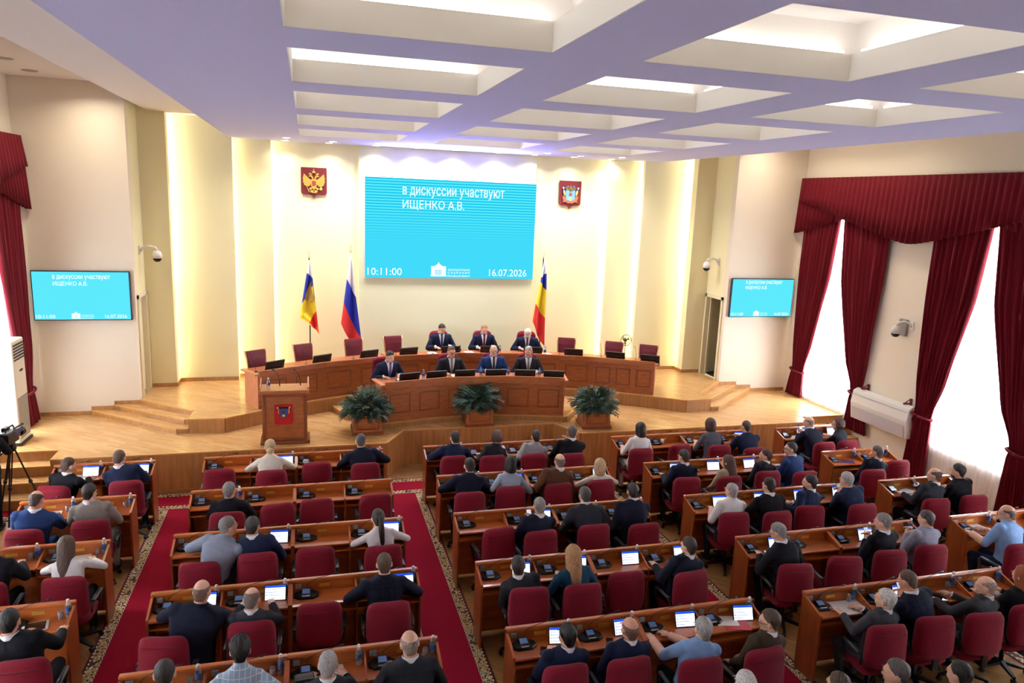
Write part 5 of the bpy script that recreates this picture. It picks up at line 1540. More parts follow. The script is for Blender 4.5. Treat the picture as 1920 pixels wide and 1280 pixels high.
# ---- presidium monitors, microphones, chairs, people
MON = [('display', bevel_mesh(MB().box(-.235, .235, -.018, .018, .05, .33).mesh('display', BLACK), .006, 1, False), Matrix.Rotation(.28, 4, 'X'), [('rear_cover', bevel_mesh(MB().box(-.15, .15, -.035, -.018, .09, .24).mesh('rear_cover', BLACKG), .01, 1, False), None, [])]),
       ('foot', MB().lathe([(.09, 0), (.09, .012), (.03, .02)], 14).mesh('foot', BLACK), None, []),
       ('neck', MB().tube([(0, 0, .01), (0, -.03, .12)], .018, 8).mesh('neck', GREYP), None, [])]
PMIC = [('base', MB().lathe([(.035, 0), (.035, .02), (.01, .028)], 12).mesh('base', BLACK), None, []),
        ('gooseneck', MB().tube([(0, 0, .02), (0, .02, .15), (-.03, .05, .28), (-.06, .06, .34)], .004, 6).mesh('gooseneck', BLACK, True), None, [('mic_capsule', MB().tube([(-.06, .06, .34), (-.07, .065, .365)], .009, 8).mesh('mic_capsule', BLACK, True), None, [])])]
DTB, DTF = 1.93 - .07, 1.80 - .07
def tang(f, X):
    return math.atan2(f(X + .05) - f(X - .05), .1)
NTH = ['first', 'second', 'third', 'fourth', 'fifth', 'sixth', 'seventh', 'eighth', 'ninth', 'tenth']
for i, X in enumerate((-.66, .33, 1.40, 2.35, 3.40, 4.36, 5.42, 6.38, 7.32, 8.05)):
    a = tang(darc, X)
    spawn('monitor', MON, (X - math.sin(a) * .25, darc(X) + .25 * math.cos(a), DTB - .12), a + (.12 if X < 3 else -.05), 'low black monitor on rear presidium desk, %s from lectern side' % NTH[i], 'monitor', 'presidium monitors')
for i, X in enumerate((2.12, 2.72, 3.36, 4.05, 4.70, 5.32)):
    a = tang(farc, X)
    spawn('monitor', MON, (X - math.sin(a) * .22, farc(X) + .22, DTF - .14), a + .03, 'low black monitor on front presidium desk, %s from lectern side' % NTH[i], 'monitor', 'presidium monitors')
for i, X in enumerate((-1.02, .0, 1.05, 2.05, 2.95, 6.05, 7.0, 7.75)):
    a = tang(darc, X)
    spawn('desk_microphone', PMIC, (X - math.sin(a) * .2, darc(X) + .2 * math.cos(a), DTB), a + (.3 if i < 4 else -.2), 'thin gooseneck microphone on rear presidium desk, %s from lectern side' % NTH[i], 'microphone', 'presidium microphones')
for i, X in enumerate((1.80, 3.02, 3.75)):
    spawn('desk_microphone', PMIC, (X, farc(X) + .2, DTF), 0, 'thin gooseneck microphone on front presidium desk, %s from lectern side' % NTH[i], 'microphone', 'presidium microphones')
for X, f, z, lab in ((3.62, darc, DTB, 'blue-capped bottle beside the first rear presidium sitter'), (4.63, darc, DTB, 'blue-capped bottle beside the middle rear presidium sitter'), (5.75, darc, DTB, 'blue-capped bottle beside the stooping rear presidium sitter'),
                     (2.40, farc, DTF, 'blue-capped bottle between the first two front monitors'), (3.72, farc, DTF, 'blue-capped bottle before the spectacled presidium man'), (4.35, farc, DTF, 'blue-capped bottle before the bald presidium man'), (5.05, farc, DTF, 'blue-capped bottle near the end front monitor')):
    bt = [(n, m, mx, s) for n, m, mx, s in BOTTLE[:2]] + [('cap', MB().lathe([(.0155, .198), (.0165, .203), (.0165, .222), (.014, .226)], 12).mesh('cap', mat('cap_blue', (60, 90, 190), .4), True), None, [])]
    spawn('water_bottle', bt, (X, f(X) + .16, z), 0, lab, 'bottle', 'bottles on the presidium desks')
for X, f, z, lab in ((3.9, darc, DTB, 'white papers beside the middle rear presidium sitter'), (5.85, darc, DTB, 'white papers beside the stooping rear presidium sitter'), (2.95, darc, DTB, 'white papers by the gooseneck at the rear desk'), (1.95, farc, DTF, 'white paper before the first front presidium sitter'), (3.2, farc, DTF, 'white paper before the second front presidium sitter')):
    tag(obj('paper_sheet', SHEET, None, (X, f(X) + .30, z + .001), (0, 0, .2)), lab, 'paper', 'papers on the presidium desks')
for i, X in enumerate((-1.02, -.03, 1.13, 2.10, 6.46, 7.54, 8.27)):
    a = tang(darc, X)
    Y = darc(X) + .92 * math.cos(a)
    spawn('wooden_chair', WCHAIR, (X, Y, Z2), a + PI, 'empty wood-framed dark red chair, %s along the rear desk' % NTH[i], 'chair', 'wood-framed presidium chairs')
def presider(X, Y, z, rz, lab, pose, top, hair, hcl, ex, floor, chairlab):
    spawn('office_chair', CHAIR, (X, Y + .03, floor), PI + rz, chairlab, 'chair', 'red presidium swivel chairs', scale=(1, 1, 1.12))
    person((X, Y, floor), PI + rz, lab, 'presidium members', pose, top, hair, hcl, z=z, **ex)
for X, off, dz, pose, top, hair, hcl, ex, lab, cl in (
        (3.27, .84, -.04, (6, 0, 8, 28, 'desk', 1, False), 'navy', 'short', 'black', dict(tie='tieblue'), 'black-haired man in navy suit behind rear presidium desk', 'red swivel chair of the black-haired rear presidium man'),
        (4.28, .84, -.06, (6, 0, 0, 22, 'desk', 1, False), 'navy', 'short', 'honey', dict(tie='tiered'), 'fair-haired man with red tie behind rear presidium desk', 'red swivel chair of the red-tied rear presidium man'),
        (5.30, .88, -.08, (18, 0, 4, 42, 'desk', 1.08, False), 'navy', 'thick', 'white', dict(tie='tiedark'), 'white-haired man stooping over rear presidium desk', 'red swivel chair of the stooping rear presidium man')):
    a = tang(darc, X)
    presider(X - math.sin(a) * off, darc(X) + off, dz, a, lab, pose, top, hair, hcl, ex, Z2, cl)
for X, off, dz, pose, top, hair, hcl, ex, lab, cl in (
        (1.88, .84, -.06, (12, 0, 10, 22, 'desk', 1, False), 'navy', 'short', 'dark', dict(tie='tielilac'), 'dark-haired man with lilac tie at front presidium desk', 'red swivel chair of the lilac-tied front presidium man'),
        (3.18, .82, -.06, (6, 0, 4, 8, 'desk', 1.06, False), 'charcoal', 'short', 'brown', dict(tie='tiegrey', glasses=True, skin_i=1), 'spectacled man in charcoal suit at front presidium desk', 'red swivel chair of the spectacled front presidium man'),
        (4.07, .82, -.04, (6, 0, 0, 4, 'desk', 1.08, False), 'blue', 'fringe_low', 'grey', dict(tie='tiedark', glasses=True), 'bald man in slate blue suit at front presidium desk', 'red swivel chair of the bald front presidium man'),
        (4.80, .82, -.05, (6, 0, -6, 10, 'desk', 1.02, False), 'charcoal', 'short', 'lgrey', dict(tie='tiegrey', skin_i=1), 'grey-haired man in dark suit at front presidium desk', 'red swivel chair of the grey-haired front presidium man')):
    a = tang(farc, X)
    presider(X - math.sin(a) * off, farc(X) + off, dz, a, lab, pose, top, hair, hcl, ex, ZP, cl)

# ================================================================== screens
TXT = emat('lettering_white', (255, 255, 255), 1.15)
def screen_mat(name, rgb, strength, stripes):
    m = bpy.data.materials.new(name)
    m.use_nodes = True
    nt = m.node_tree
    nt.nodes.clear()
    o = nt.nodes.new('ShaderNodeOutputMaterial')
    e = nt.nodes.new('ShaderNodeEmission')
    e.inputs[0].default_value = lin(rgb)
    e.inputs[1].default_value = strength
    nt.links.new(e.outputs[0], o.inputs[0])
    if stripes:
        tc = nt.nodes.new('ShaderNodeTexCoord')
        sp_ = nt.nodes.new('ShaderNodeSeparateXYZ')
        nt.links.new(tc.outputs['Generated'], sp_.inputs[0])
        mu = nt.nodes.new('ShaderNodeMath'); mu.operation = 'MULTIPLY'; mu.inputs[1].default_value = 2 * PI * 36
        nt.links.new(sp_.outputs[2], mu.inputs[0])
        si = nt.nodes.new('ShaderNodeMath'); si.operation = 'SINE'
        nt.links.new(mu.outputs[0], si.inputs[0])
        mr = nt.nodes.new('ShaderNodeMapRange'); mr.inputs['From Min'].default_value = .38; mr.inputs['From Max'].default_value = .75
        nt.links.new(sp_.outputs[2], mr.inputs['Value'])
        pr_ = nt.nodes.new('ShaderNodeMath'); pr_.operation = 'MULTIPLY'
        nt.links.new(si.outputs[0], pr_.inputs[0]); nt.links.new(mr.outputs[0], pr_.inputs[1])
        md = nt.nodes.new('ShaderNodeMath'); md.operation = 'MULTIPLY_ADD'; md.inputs[1].default_value = .5; md.inputs[2].default_value = .5
        nt.links.new(pr_.outputs[0], md.inputs[0])
        rp = nt.nodes.new('ShaderNodeValToRGB')
        rp.color_ramp.elements[0].position = .1; rp.color_ramp.elements[0].color = lin((20, 186, 220))
        rp.color_ramp.elements[1].position = .9; rp.color_ramp.elements[1].color = lin((90, 226, 238))
        k = rp.color_ramp.elements.new(.5); k.color = lin(rgb)
        nt.links.new(md.outputs[0], rp.inputs[0])
        nt.links.new(rp.outputs[0], e.inputs[0])
    return m
def logo_mesh(s, m):
    b = MB()
    y0, y1 = -.002, 0
    def P(*a):
        return [(x * s, z * s) for x, z in a]
    b.prism(P((-.02, 0), (.98, 0), (.98, .07), (-.02, .07)), y0, y1, 'y')
    b.prism(P((.02, .07), (.24, .07), (.24, .62), (.02, .62)), y0, y1, 'y').prism(P((.72, .07), (.94, .07), (.94, .62), (.72, .62)), y0, y1, 'y')
    b.prism(P((.24, .42), (.72, .42), (.72, .62), (.24, .62)), y0, y1, 'y')
    b.prism(P((.22, .62), (.74, .62), (.48, .80)), y0, y1, 'y').prism(P((.44, .76), (.52, .76), (.50, .86), (.46, .86)), y0, y1, 'y')
    for k in range(5):
        x = .27 + .095 * k
        b.prism(P((x, .07), (x + .04, .07), (x + .04, .42), (x, .42)), y0, y1, 'y')
    return b.mesh('building_logo', m)
def display(name, cx_, y, z0, w_, h, face_m, tm, frame, label, cat):
    r = empty(name, (cx_, y, z0), 0, label, cat)
    if frame:
        obj('bezel', bevel_mesh(MB().box(-w_ / 2 - .02, w_ / 2 + .02, .0, .06, -.02, h + .02).mesh('bezel', mat('tv_bezel', (20, 22, 60), .3)), .006, 1, False), r)
    else:
        obj('cabinet', MB().box(-w_ / 2 - .015, w_ / 2 + .015, .003, .05, -.015, h + .015).mesh('cabinet', mat('screen_edge', (230, 230, 235), .5)), r)
    f = obj('screen', MB().box(-w_ / 2, w_ / 2, -.006, -.0, 0, h).mesh('screen', face_m), r)
    u = w_ / 889.0     # lettering laid out in the big screen's own units
    def put(body, x, z, wd, hh=None, sp_=1.0):
        o = obj('lettering', text_mesh(body, wd * u, tm, hh * u if hh else None, sp_), f)
        o.location = (-w_ / 2 + x * u, -.0085, z * u)
    put('в дискуссии участвуют', 187, 408, 528, 52)
    put('ИЩЕНКО А.В.', 187, 345, 316, 50)
    put('10:11:00', 13, 14, 173, 36)
    put('16.07.2026', 647, 14, 206, 36)
    put('ЗАКОНОДАТЕЛЬНОЕ', 425, 38, 117, 11)
    put('С О Б Р А Н И Е', 425, 24, 117, 10)
    put('Ростовской области', 425, 8, 117, 11)
    lo = obj('building_logo', logo_mesh(84 * u, tm), f); lo.location = (336 * u - w_ / 2, -.0085, 10 * u)
    return r
BIG = screen_mat('led_wall_cyan', (62, 206, 236), 1.0, True)
TVM = screen_mat('tv_cyan', (88, 220, 238), 1.0, False)
display('led_screen', 3.625, 18.98, 3.60, 4.5, 2.53, BIG, TXT, False, 'large cyan LED screen with white Cyrillic lettering on centre wall', 'screen')
display('television', -4.58, 16.93, 2.88, 1.80, 1.0, TVM, TXT, True, 'wall television with cyan picture beside the west curtain', 'television')
display('television', 11.72, 16.93, 2.88, 1.86, 1.0, TVM, TXT, True, 'wall television with cyan picture beside the east curtain', 'television')

# ================================================================== crests on the wall
SHIELD = [(-.31, .37), (.31, .37), (.31, -.22)] + [(.31 - .07 * (1 - math.cos(a)), -.22 - .07 * math.sin(a)) for a in np.linspace(.3, PI / 2, 4)] + [(.10, -.29), (.05, -.31), (0, -.38), (-.05, -.31), (-.10, -.29)] + [(-.31 + .07 * (1 - math.cos(a)), -.22 - .07 * math.sin(a)) for a in np.linspace(PI / 2, .3, 4)] + [(-.31, -.22)]
SHM = mat('shield_maroon', (108, 24, 32), .5, noise=(6, .06, (1, 1, 1)))
def shield(x, z, label):
    r = empty('crest_shield', (x, 19.11, z), 0, label, 'crest')
    obj('shield', MB().prism(SHIELD[::-1], -.04, 0, 'y').mesh('shield', SHM), r)
    return r
s1_ = shield(.14, 5.92, 'maroon shield with golden double-headed eagle')
e = MB()
def pp(pts, d=.03, mi=0):
    e.prism([(x, z) for x, z in pts], -.04 - d, -.04, 'y', mi)
for s in (-1, 1):
    def q(*pts):
        return [(s * x, z) for x, z in pts][::s]
    # wing with feather tips
    pp(q((.05, .06), (.11, .10), (.24, .22), (.25, .15), (.265, .11), (.255, .06), (.262, .02), (.24, -.02), (.235, -.06), (.20, -.07), (.175, -.10), (.14, -.08), (.115, -.095), (.085, -.04), (.05, -.03)), .03)
    for t in (0, 1, 2, 3):
        pp(q((.10 + .03 * t, .05 + .03 * t), (.115 + .03 * t, .04 + .03 * t), (.15 + .022 * t, -.06 + .03 * t), (.135 + .022 * t, -.065 + .03 * t)), .042)
    # neck and head with beak, small crown
    pp(q((.0, .05), (.05, .06), (.045, .11), (.075, .15), (.125, .145), (.12, .165), (.085, .185), (.05, .18), (.02, .14)), .036)
    pp(q((.045, .19), (.115, .20), (.125, .235), (.10, .225), (.085, .25), (.07, .222), (.045, .228)), .036)
    # ribbons and feet
    pp(q((.03, -.10), (.10, -.12), (.12, -.16), (.075, -.17), (.05, -.145)), .034)
    pp(q((.02, -.17), (.095, -.19), (.07, -.235), (.03, -.245), (.0, -.25)), .034)
pp([(-.07, .08), (.07, .08), (.075, -.06), (.0, -.18), (-.075, -.06)], .034)
pp([(-.035, .24), (.035, .24), (.045, .285), (.018, .275), (.0, .30), (-.018, .275), (-.045, .285)], .036)
pp([(-.010, .29), (.010, .29), (.010, .335), (-.010, .335)], .036)
pp([(-.19, -.07), (-.175, -.08), (-.11, -.20), (-.10, -.245), (-.135, -.20), (-.145, -.17)], .036)
e.ell((.165, -.075, -.145), (.038, .02, .038), 10, 8)
pp([(-.048, .045), (.048, .045), (.048, -.045), (.0, -.075), (-.048, -.045)], .05, 1)
pp([(-.02, .02), (.015, .03), (.025, -.02), (-.01, -.035)], .056, 2)
obj('eagle_relief', e.mesh('eagle_relief', [GOLD, mat('eagle_red', (176, 60, 40), .4), CHROME]), s1_)
s2_ = shield(6.87, 5.90, 'maroon shield with pale blue regional arms')
e = MB()
pp([(-.135, .12), (.135, .12), (.13, -.10), (.09, -.15), (0, -.165), (-.09, -.15), (-.13, -.10)], .03, 0)
pp([(-.045, .03), (.045, .03), (.045, -.03), (-.045, -.03)], .036, 1)
pp([(-.045, .03), (-.03, .06), (-.015, .03), (0, .07), (.015, .03), (.03, .06), (.045, .03)], .036, 1)
pp([(-.04, -.075), (.04, -.075), (.03, -.155), (0, -.17), (-.03, -.155)], .036, 2)
pp([(-.05, .12), (.05, .12), (.03, .07), (-.03, .07)], .036, 3)
for s in (-1, 1):
    def q(*pts):
        return [(s * x, z) for x, z in pts][::s]
    pp(q((.135, .10), (.19, .18), (.215, .24), (.235, .19), (.225, .08), (.195, .0), (.14, -.06)), .032, 4)
    pp(q((.15, .07), (.205, .14), (.212, .06), (.185, .0), (.15, -.04)), .038, 2)
    pp(q((.13, -.08), (.20, -.02), (.225, -.09), (.19, -.15), (.21, -.21), (.13, -.19), (.06, -.235), (0, -.22), (0, -.175), (.09, -.16)), .034, 5)
    pp(q((.185, .19), (.235, .20), (.23, .155), (.20, .15)), .042, 6)
    pp(q((.03, .135), (.13, .12), (.15, .18), (.11, .215), (.07, .20), (.05, .16)), .034, 3)
    e.ell((s * .085, -.08, .215), (.022, .014, .022), 8, 6, 7)
pp([(-.04, .14), (.04, .14), (.05, .20), (.02, .21), (0, .265), (-.02, .21), (-.05, .20)], .036, 3)
obj('arms_relief', e.mesh('arms_relief', [mat('arms_blue', (100, 160, 226), .45), mat('arms_red', (206, 50, 40), .45), mat('arms_gold', (226, 196, 96), .4), mat('arms_olive', (112, 98, 50), .5), mat('arms_navy', (30, 40, 84), .5), mat('arms_copper', (184, 96, 66), .5), WHITEP, mat('arms_orb', (90, 120, 220), .4)]), s2_)

# ================================================================== flags
FW = mat('flag_white', (236, 234, 238), .7); FB = mat('flag_blue', (30, 48, 176), .7); FR = mat('flag_red', (222, 44, 36), .7); FY = mat('flag_yellow', (244, 214, 44), .7)
def flag(x, ztop, sc, stops, label, fringe=None, emblem=None, poled=BLACK, mats=None, y=18.62):
    r = empty('flag', (x, y, Z2), 0, label, 'flag')
    z = ztop - Z2
    obj('pole', MB().tube([(0, 0, .02), (0, 0, z + .05)], .016, 8).mesh('pole', poled), r)
    obj('base', MB().lathe([(.20, 0), (.20, .03), (.05, .07), (.03, .16)], 14).mesh('base', poled), r)
    fin = MB().tube([(0, 0, z + .04), (0, 0, z + .10)], [.018, .008], 8)
    fin.tube([(.032 * math.sin(a) * (1 - .35 * (1 - math.cos(a)) / 2), 0, z + .165 - .065 * math.cos(a)) for a in np.linspace(0, 2 * PI, 17)], .006, 6)
    obj('finial', fin.mesh('finial', BRASS, True), r)
    b = MB(); ns = 14
    def at(st, t):
        a = [s[0] for s in stops]
        for i in range(len(a) - 1):
            if a[i] <= t <= a[i + 1] + 1e-9:
                f = (t - a[i]) / (a[i + 1] - a[i])
                return tuple(stops[i][st][k] + (stops[i + 1][st][k] - stops[i][st][k]) * f for k in (0, 1))
    ts = []
    for i in range(len(stops) - 1):
        ts += list(np.linspace(stops[i][0], stops[i + 1][0], 7)[:-1])
    ts.append(stops[-1][0])
    grid = []
    for t in ts:
        L_, R_2 = at(1, t), at(2, t)
        row = []
        for j in range(ns + 1):
            s = j / ns
            px = L_[0] + (R_2[0] - L_[0]) * s
            pz = L_[1] + (R_2[1] - L_[1]) * s + (.30 * t * t * 4 * s * (1 - s)) * (stops[-1][3] if len(stops[-1]) > 3 else 0)
            yy = -.13 - .075 * math.sin(2.3 * PI * s + .5) * min(1, t * 2.2) - .02 * math.sin(7 * t)
            row.append((px * sc, yy, z - pz * sc))
        grid.append(row)
    vs = [p for row in grid for p in row]
    fs, mi = [], []
    cm = [c for _, c in mats]
    for i in range(len(ts) - 1):
        tm_ = (ts[i] + ts[i + 1]) / 2
        col_i = max(k for k, (t0, _) in enumerate(mats) if t0 <= tm_)
        for j in range(ns):
            fs.append((i * (ns + 1) + j, i * (ns + 1) + j + 1, (i + 1) * (ns + 1) + j + 1, (i + 1) * (ns + 1) + j)); mi.append(col_i)
    b.v, b.f, b.m = vs, fs, mi
    me = b.mesh('cloth', cm, True)
    c = obj('cloth', me, r)
    so = c.modifiers.new('t', 'SOLIDIFY'); so.thickness = .006
    if fringe:
        tb_ = MB().tube([grid[-1][j] for j in range(ns + 1)], .014, 6)
        obj('fringe', tb_.mesh('fringe', GOLD), c)
    if emblem:
        em = MB()
        pts = []
        for (u, v) in emblem:
            i = min(len(ts) - 1, max(0, min(range(len(ts)), key=lambda k: abs(ts[k] - v)))); j = int(round(u * ns))
            pts.append(grid[i][j])
        em.add([(p[0], p[1] - .012, p[2]) for p in pts] + [(p[0], p[1] - .004, p[2]) for p in pts], [tuple(range(len(pts)))] + [(k, (k + 1) % len(pts), len(pts) + (k + 1) % len(pts), len(pts) + k) for k in range(len(pts))])
        obj('emblem', em.mesh('emblem', mat('flag_emblem_gold', (176, 142, 48), .5)), c)
    return r
K = .00244
def rel(x0, y0, L):
    return [(t, ((a - x0), (b_ - y0)), ((c - x0), (d - y0))) + tuple(ex) for t, (a, b_), (c, d), *ex in L]
flag(.0, 4.06, K, rel(178, 255, [(0, (172, 255), (186, 255)), (.2, (155, 378), (210, 430)), (.5, (103, 690), (215, 500)), (.7, (82, 835), (236, 690)), (.8, (168, 890), (243, 765)), (1.0, (172, 894), (266, 1000))]),
     'draped blue, yellow and red flag with gold emblem and fringe', fringe=True, mats=[(0, FW), (.2, FB), (.5, FY), (.8, FR)], emblem=[(.35, .42), (.5, .38), (.62, .36), (.8, .32), (.95, .36), (1, .5), (1, .62), (.92, .68), (.8, .66), (.7, .63), (.6, .6), (.45, .58), (.3, .53), (.28, .47)])
flag(1.0, 4.22, K, rel(627, 185, [(0, (621, 185), (634, 185)), (.333, (586, 430), (674, 615)), (.667, (555, 675), (727, 1040)), (1.0, (525, 890), (734, 1130), 260)]),
     'draped white, blue and red flag beside the LED screen', mats=[(0, FW), (.333, FB), (.667, FR)], poled=CHROME)
K2 = .00503
flag(6.05, 4.16, K2, rel(1508, 615, [(0, (1504, 615), (1513, 615)), (.3, (1489, 705), (1517, 682)), (.42, (1487, 728), (1520, 772)), (.7, (1467, 845), (1521, 922)), (1.0, (1452, 940), (1522, 1075), 40)]),
     'draped blue, yellow and red flag past the LED screen', mats=[(0, FW), (.3, FB), (.42, FY), (.7, FR)], poled=BLACK)

# ================================================================== curtains
def drape(name, x, side, y_top0, y_top1, y_tie0, y_tie1, y_bot0, y_bot1, ztop, ztie, zbot, label, m=CURT, folds=9, amp=.055):
    """tied-back curtain: spread at the top, gathered at the tie, flaring below"""
    b = MB(); n = folds * 8
    keys = [(ztop, y_top0, y_top1, 1.0), (ztop - (ztop - ztie) * .45, y_top0 + (y_tie0 - y_top0) * .25, y_top1 + (y_tie1 - y_top1) * .25, 1.0), (ztop - (ztop - ztie) * .8, y_top0 + (y_tie0 - y_top0) * .68, y_top1 + (y_tie1 - y_top1) * .68, .9), (ztie, y_tie0, y_tie1, .45), (ztie - .12, y_tie0 + (y_bot0 - y_tie0) * .35, y_tie1 + (y_bot1 - y_tie1) * .35, .6), (zbot, y_bot0, y_bot1, 1.0)]
    rings = []
    zs = list(np.linspace(ztop, ztie, 22)) + list(np.linspace(ztie, zbot, 10))[1:]
    for z in zs:
        for i in range(len(keys) - 1):
            if keys[i][0] >= z >= keys[i + 1][0]:
                f = (keys[i][0] - z) / (keys[i][0] - keys[i + 1][0]); f = f * f * (3 - 2 * f) if i in (2, 3) else f
                a, c, k = (keys[i][q] + (keys[i + 1][q] - keys[i][q]) * f for q in (1, 2, 3)); break
        row = []
        for j in range(n + 1):
            s = j / n
            ph = 2 * PI * folds * s
            row.append((x - side * (.05 + amp * k * (1 + math.sin(ph + .6 * math.sin(3 * s))) + .02 * math.sin(2.3 * ph + z)), a + (c - a) * s, z))
        rings.append(row)
    b.loft(rings, cap=False, closed=False)
    me = b.mesh('cloth', m, True)
    r = empty(name, (x, (y_bot0 + y_bot1) / 2, zbot), 0, label, 'curtain')
    c = obj('cloth', me, r); c.matrix_local = r.matrix_basis.inverted()
    so = c.modifiers.new('t', 'SOLIDIFY'); so.thickness = .01
    tb_ = MB()
    yc, hw = (y_tie0 + y_tie1) / 2, abs(y_tie1 - y_tie0) / 2 + .03
    tb_.tube([(x - side * (.10 + .10 * math.cos(a)), yc + hw * math.sin(a), ztie + .03 * math.sin(a)) for a in np.linspace(0, 2 * PI, 17)], .03, 6)
    t_ = obj('tieback', tb_.mesh('tieback', m, True), r); t_.matrix_local = r.matrix_basis.inverted()
    return r
def sheer(x, side, y0, y1, z0, z1, label):
    b = MB(); rows = []
    n = 150
    for z in np.linspace(z1, z0, 5):
        rows.append([(x - side * (.03 + .022 * math.sin(2 * PI * 22 * j / n) + .01 * math.sin(2 * PI * 9 * j / n + 1)), y0 + (y1 - y0) * j / n, z) for j in range(n + 1)])
    b.loft(rows, cap=False, closed=False)
    return tag(obj('sheer_curtain', b.mesh('sheer_curtain', SHEER, True)), label, 'curtain')
def swag(x, side, yc, half, dx, label):
    b = MB(); n = 260; top = 6.56
    rows = [[], [], [], []]
    lo, hi = max(-3.9, yc - half), min(16.95, yc + half)
    for j in range(n + 1):
        y = lo + (hi - lo) * j / n
        d = abs(y - yc)
        zl = 5.10 + .25 * math.sqrt(d * d + .09) - .075
        pl = math.sin(2 * PI * y / .155) 
        for k, (t, am) in enumerate(((0, .012), (.25, .02), (.65, .035), (1, .045))):
            z = top + (min(zl, top - .3) - top) * t
            rows[k].append((x - side * (.16 + dx + .05 * t + am * pl), y, z))
    b.loft(rows, cap=False, closed=False)
    o = obj('curtain_valance', b.mesh('curtain_valance', CURT, True))
    so = o.modifiers.new('t', 'SOLIDIFY'); so.thickness = .012
    return tag(o, label, 'valance', 'pleated swag valances')
for side, x, nm in ((1, XR_ - .02, 'east'), (-1, XL_ + .02, 'west')):
    for k, c in enumerate(WIN):
        ord_ = ('first', 'second', 'third', 'fourth')[k]
        zb = Z1 + .03 if k == 0 else (.04)
        # far leaf hangs toward the stage, near leaf toward the camera
        drape('curtain', x, side, c + .02, c + 1.47, c + .87, c + 1.32, c + .80, c + 1.45, 6.2, 1.50, zb, 'dark red tied curtain, stage edge of %s %s window from stage' % (ord_, nm))
        if not (k == 0 and False):
            drape('curtain', x, side, c - 1.60, c + .06, c - 1.30, c - .95, c - 1.62, c - .85, 6.2, 1.45, .04 if k else .55, 'dark red tied curtain, hall edge of %s %s window from stage' % (ord_, nm))
        sheer(x + side * .0, side, c - 1.3, c + 1.25, (Z1 + .02) if k == 0 else .12, 6.1, 'white sheer curtain over the %s %s window from stage' % (ord_, nm))
    for k, yc in enumerate((17.25, 13.02, 8.8, 4.6, .4)):
        swag(x, side, yc, 3.85 if k else 3.0, .03 if k % 2 else -.02, 'dark red pleated swag valance, %s along the %s wall' % (('corner one', 'second', 'third', 'fourth', 'last')[k], nm))

# ================================================================== air conditioners, cameras, lamps
ac = empty('wall_air_conditioner', (XR_ - .02, 13.2, .9), 0, 'white wall air conditioner between the two red curtains', 'air conditioner')
prof = [(0, .08), (0, .70), (-.10, .74), (-.22, .68), (-.26, .40), (-.20, .0), (-.05, .0)]
obj('housing', bevel_mesh(MB().prism(prof, -.86, .86, 'y').mesh('housing', WHITEP), .012, 2, False), ac)
gr = MB()
obj('air_inlet', MB().prism([(-.212, .02), (-.266, .30), (-.272, .30), (-.218, .02)], -.80, .80, 'y').mesh('air_inlet', mat('grille_lilac', (206, 204, 214), .6, noise=(120, .25, (1, 1, 1)))), ac)
obj('seam_line', MB().box(-.243, -.235, -.84, .84, .595, .602).mesh('seam_line', GREYP), ac)
for s in (-.66, .62):
    obj('bracket', MB().box(-.20, 0, s - .02, s + .02, .74, .77).box(-.02, 0, s - .03, s + .03, .70, .86).tube([(-.19, s, .755), (-.02, s, .86)], .012, 6).mesh('bracket', RED2), ac)
fl = empty('floor_air_conditioner', (XL_ + .22, 15.32, Z1), 0, 'tall beige floor-standing air conditioner beside the west curtain', 'air conditioner')
obj('cabinet', bevel_mesh(MB().box(-.14, .14, -.28, .28, .04, 2.0).mesh('cabinet', mat('ac_beige', (226, 214, 190), .5)), .03, 3, False), fl)
obj('base', MB().box(-.15, .16, -.3, .3, 0, .05).mesh('base', BLACK), fl)
sl = MB().box(.138, .145, -.24, .24, .01, .03).mesh('louvre', mat('ac_slot', (120, 112, 98), .6))
for k in range(22):
    obj('louvre', sl, fl, (0, 0, .12 + .036 * k))
sl2 = MB().box(.138, .15, -.25, .25, 0, .03).mesh('outlet_slat', BLACK)
for k in range(6):
    obj('outlet_slat', sl2, fl, (0, 0, 1.62 + .055 * k))
obj('handle', MB().ell((.14, .05, 1.40), (.012, .10, .025), 10, 6).mesh('handle', BLACK), fl)
def dome(x, y, z, ax, label, box=False):
    """dome camera on a swan-neck arm; ax = unit vector the arm leaves the wall along"""
    r = empty('dome_camera', (x, y, z), math.atan2(ax[1], ax[0]), label, 'camera')
    obj('wall_plate', bevel_mesh(MB().box(0, .03, -.05, .05, -.10, .10).mesh('wall_plate', WHITEP), .006, 1, False), r)
    obj('arm', MB().tube([(.02, 0, -.02), (.08, 0, .05), (.20, 0, .09), (.33, 0, .06), (.36, 0, -.02)], [.03, .028, .028, .03, .035], 10).mesh('arm', WHITEP, True), r)
    obj('housing', MB().lathe([(.03, .0), (.08, -.03), (.10, -.10), (.10, -.17)], 16, (.36, 0, 0)).mesh('housing', WHITEP, True), r)
    obj('dome', MB().lathe([(.095, -.17), (.085, -.21), (.05, -.245), (.005, -.255)], 16, (.36, 0, 0)).mesh('dome', BLACKG, True), r)
    if box:
        tag(obj('junction_box', bevel_mesh(MB().box(x - .06, x, y + .12, y + .34, z - .25, z + .12).mesh('junction_box', GREYP), .01, 1, False)), 'grey junction box behind the window wall camera', 'junction box')
dome(CX - 7.14, 17.62, 4.30, (1, 0), 'white dome camera above the west door')
dome(CX + 7.14, 17.55, 4.28, (-1, 0), 'white dome camera above the east door')
dome(XR_, 12.82, 3.33, (-1, 0.25), 'white dome camera between the red window curtains', True)
DLM = emat('downlight_glow', (255, 250, 240), 9.0)
DL_RING = MB().lathe([(.085, -.004), (.10, 0), (.10, .004), (.085, .004)], 18, cap=False).mesh('ring', WHITEP)
DL_DISC = MB().lathe([(.001, -.002), (.085, -.002), (.085, .002), (.001, .002)], 18).mesh('lamp_disc', DLM)
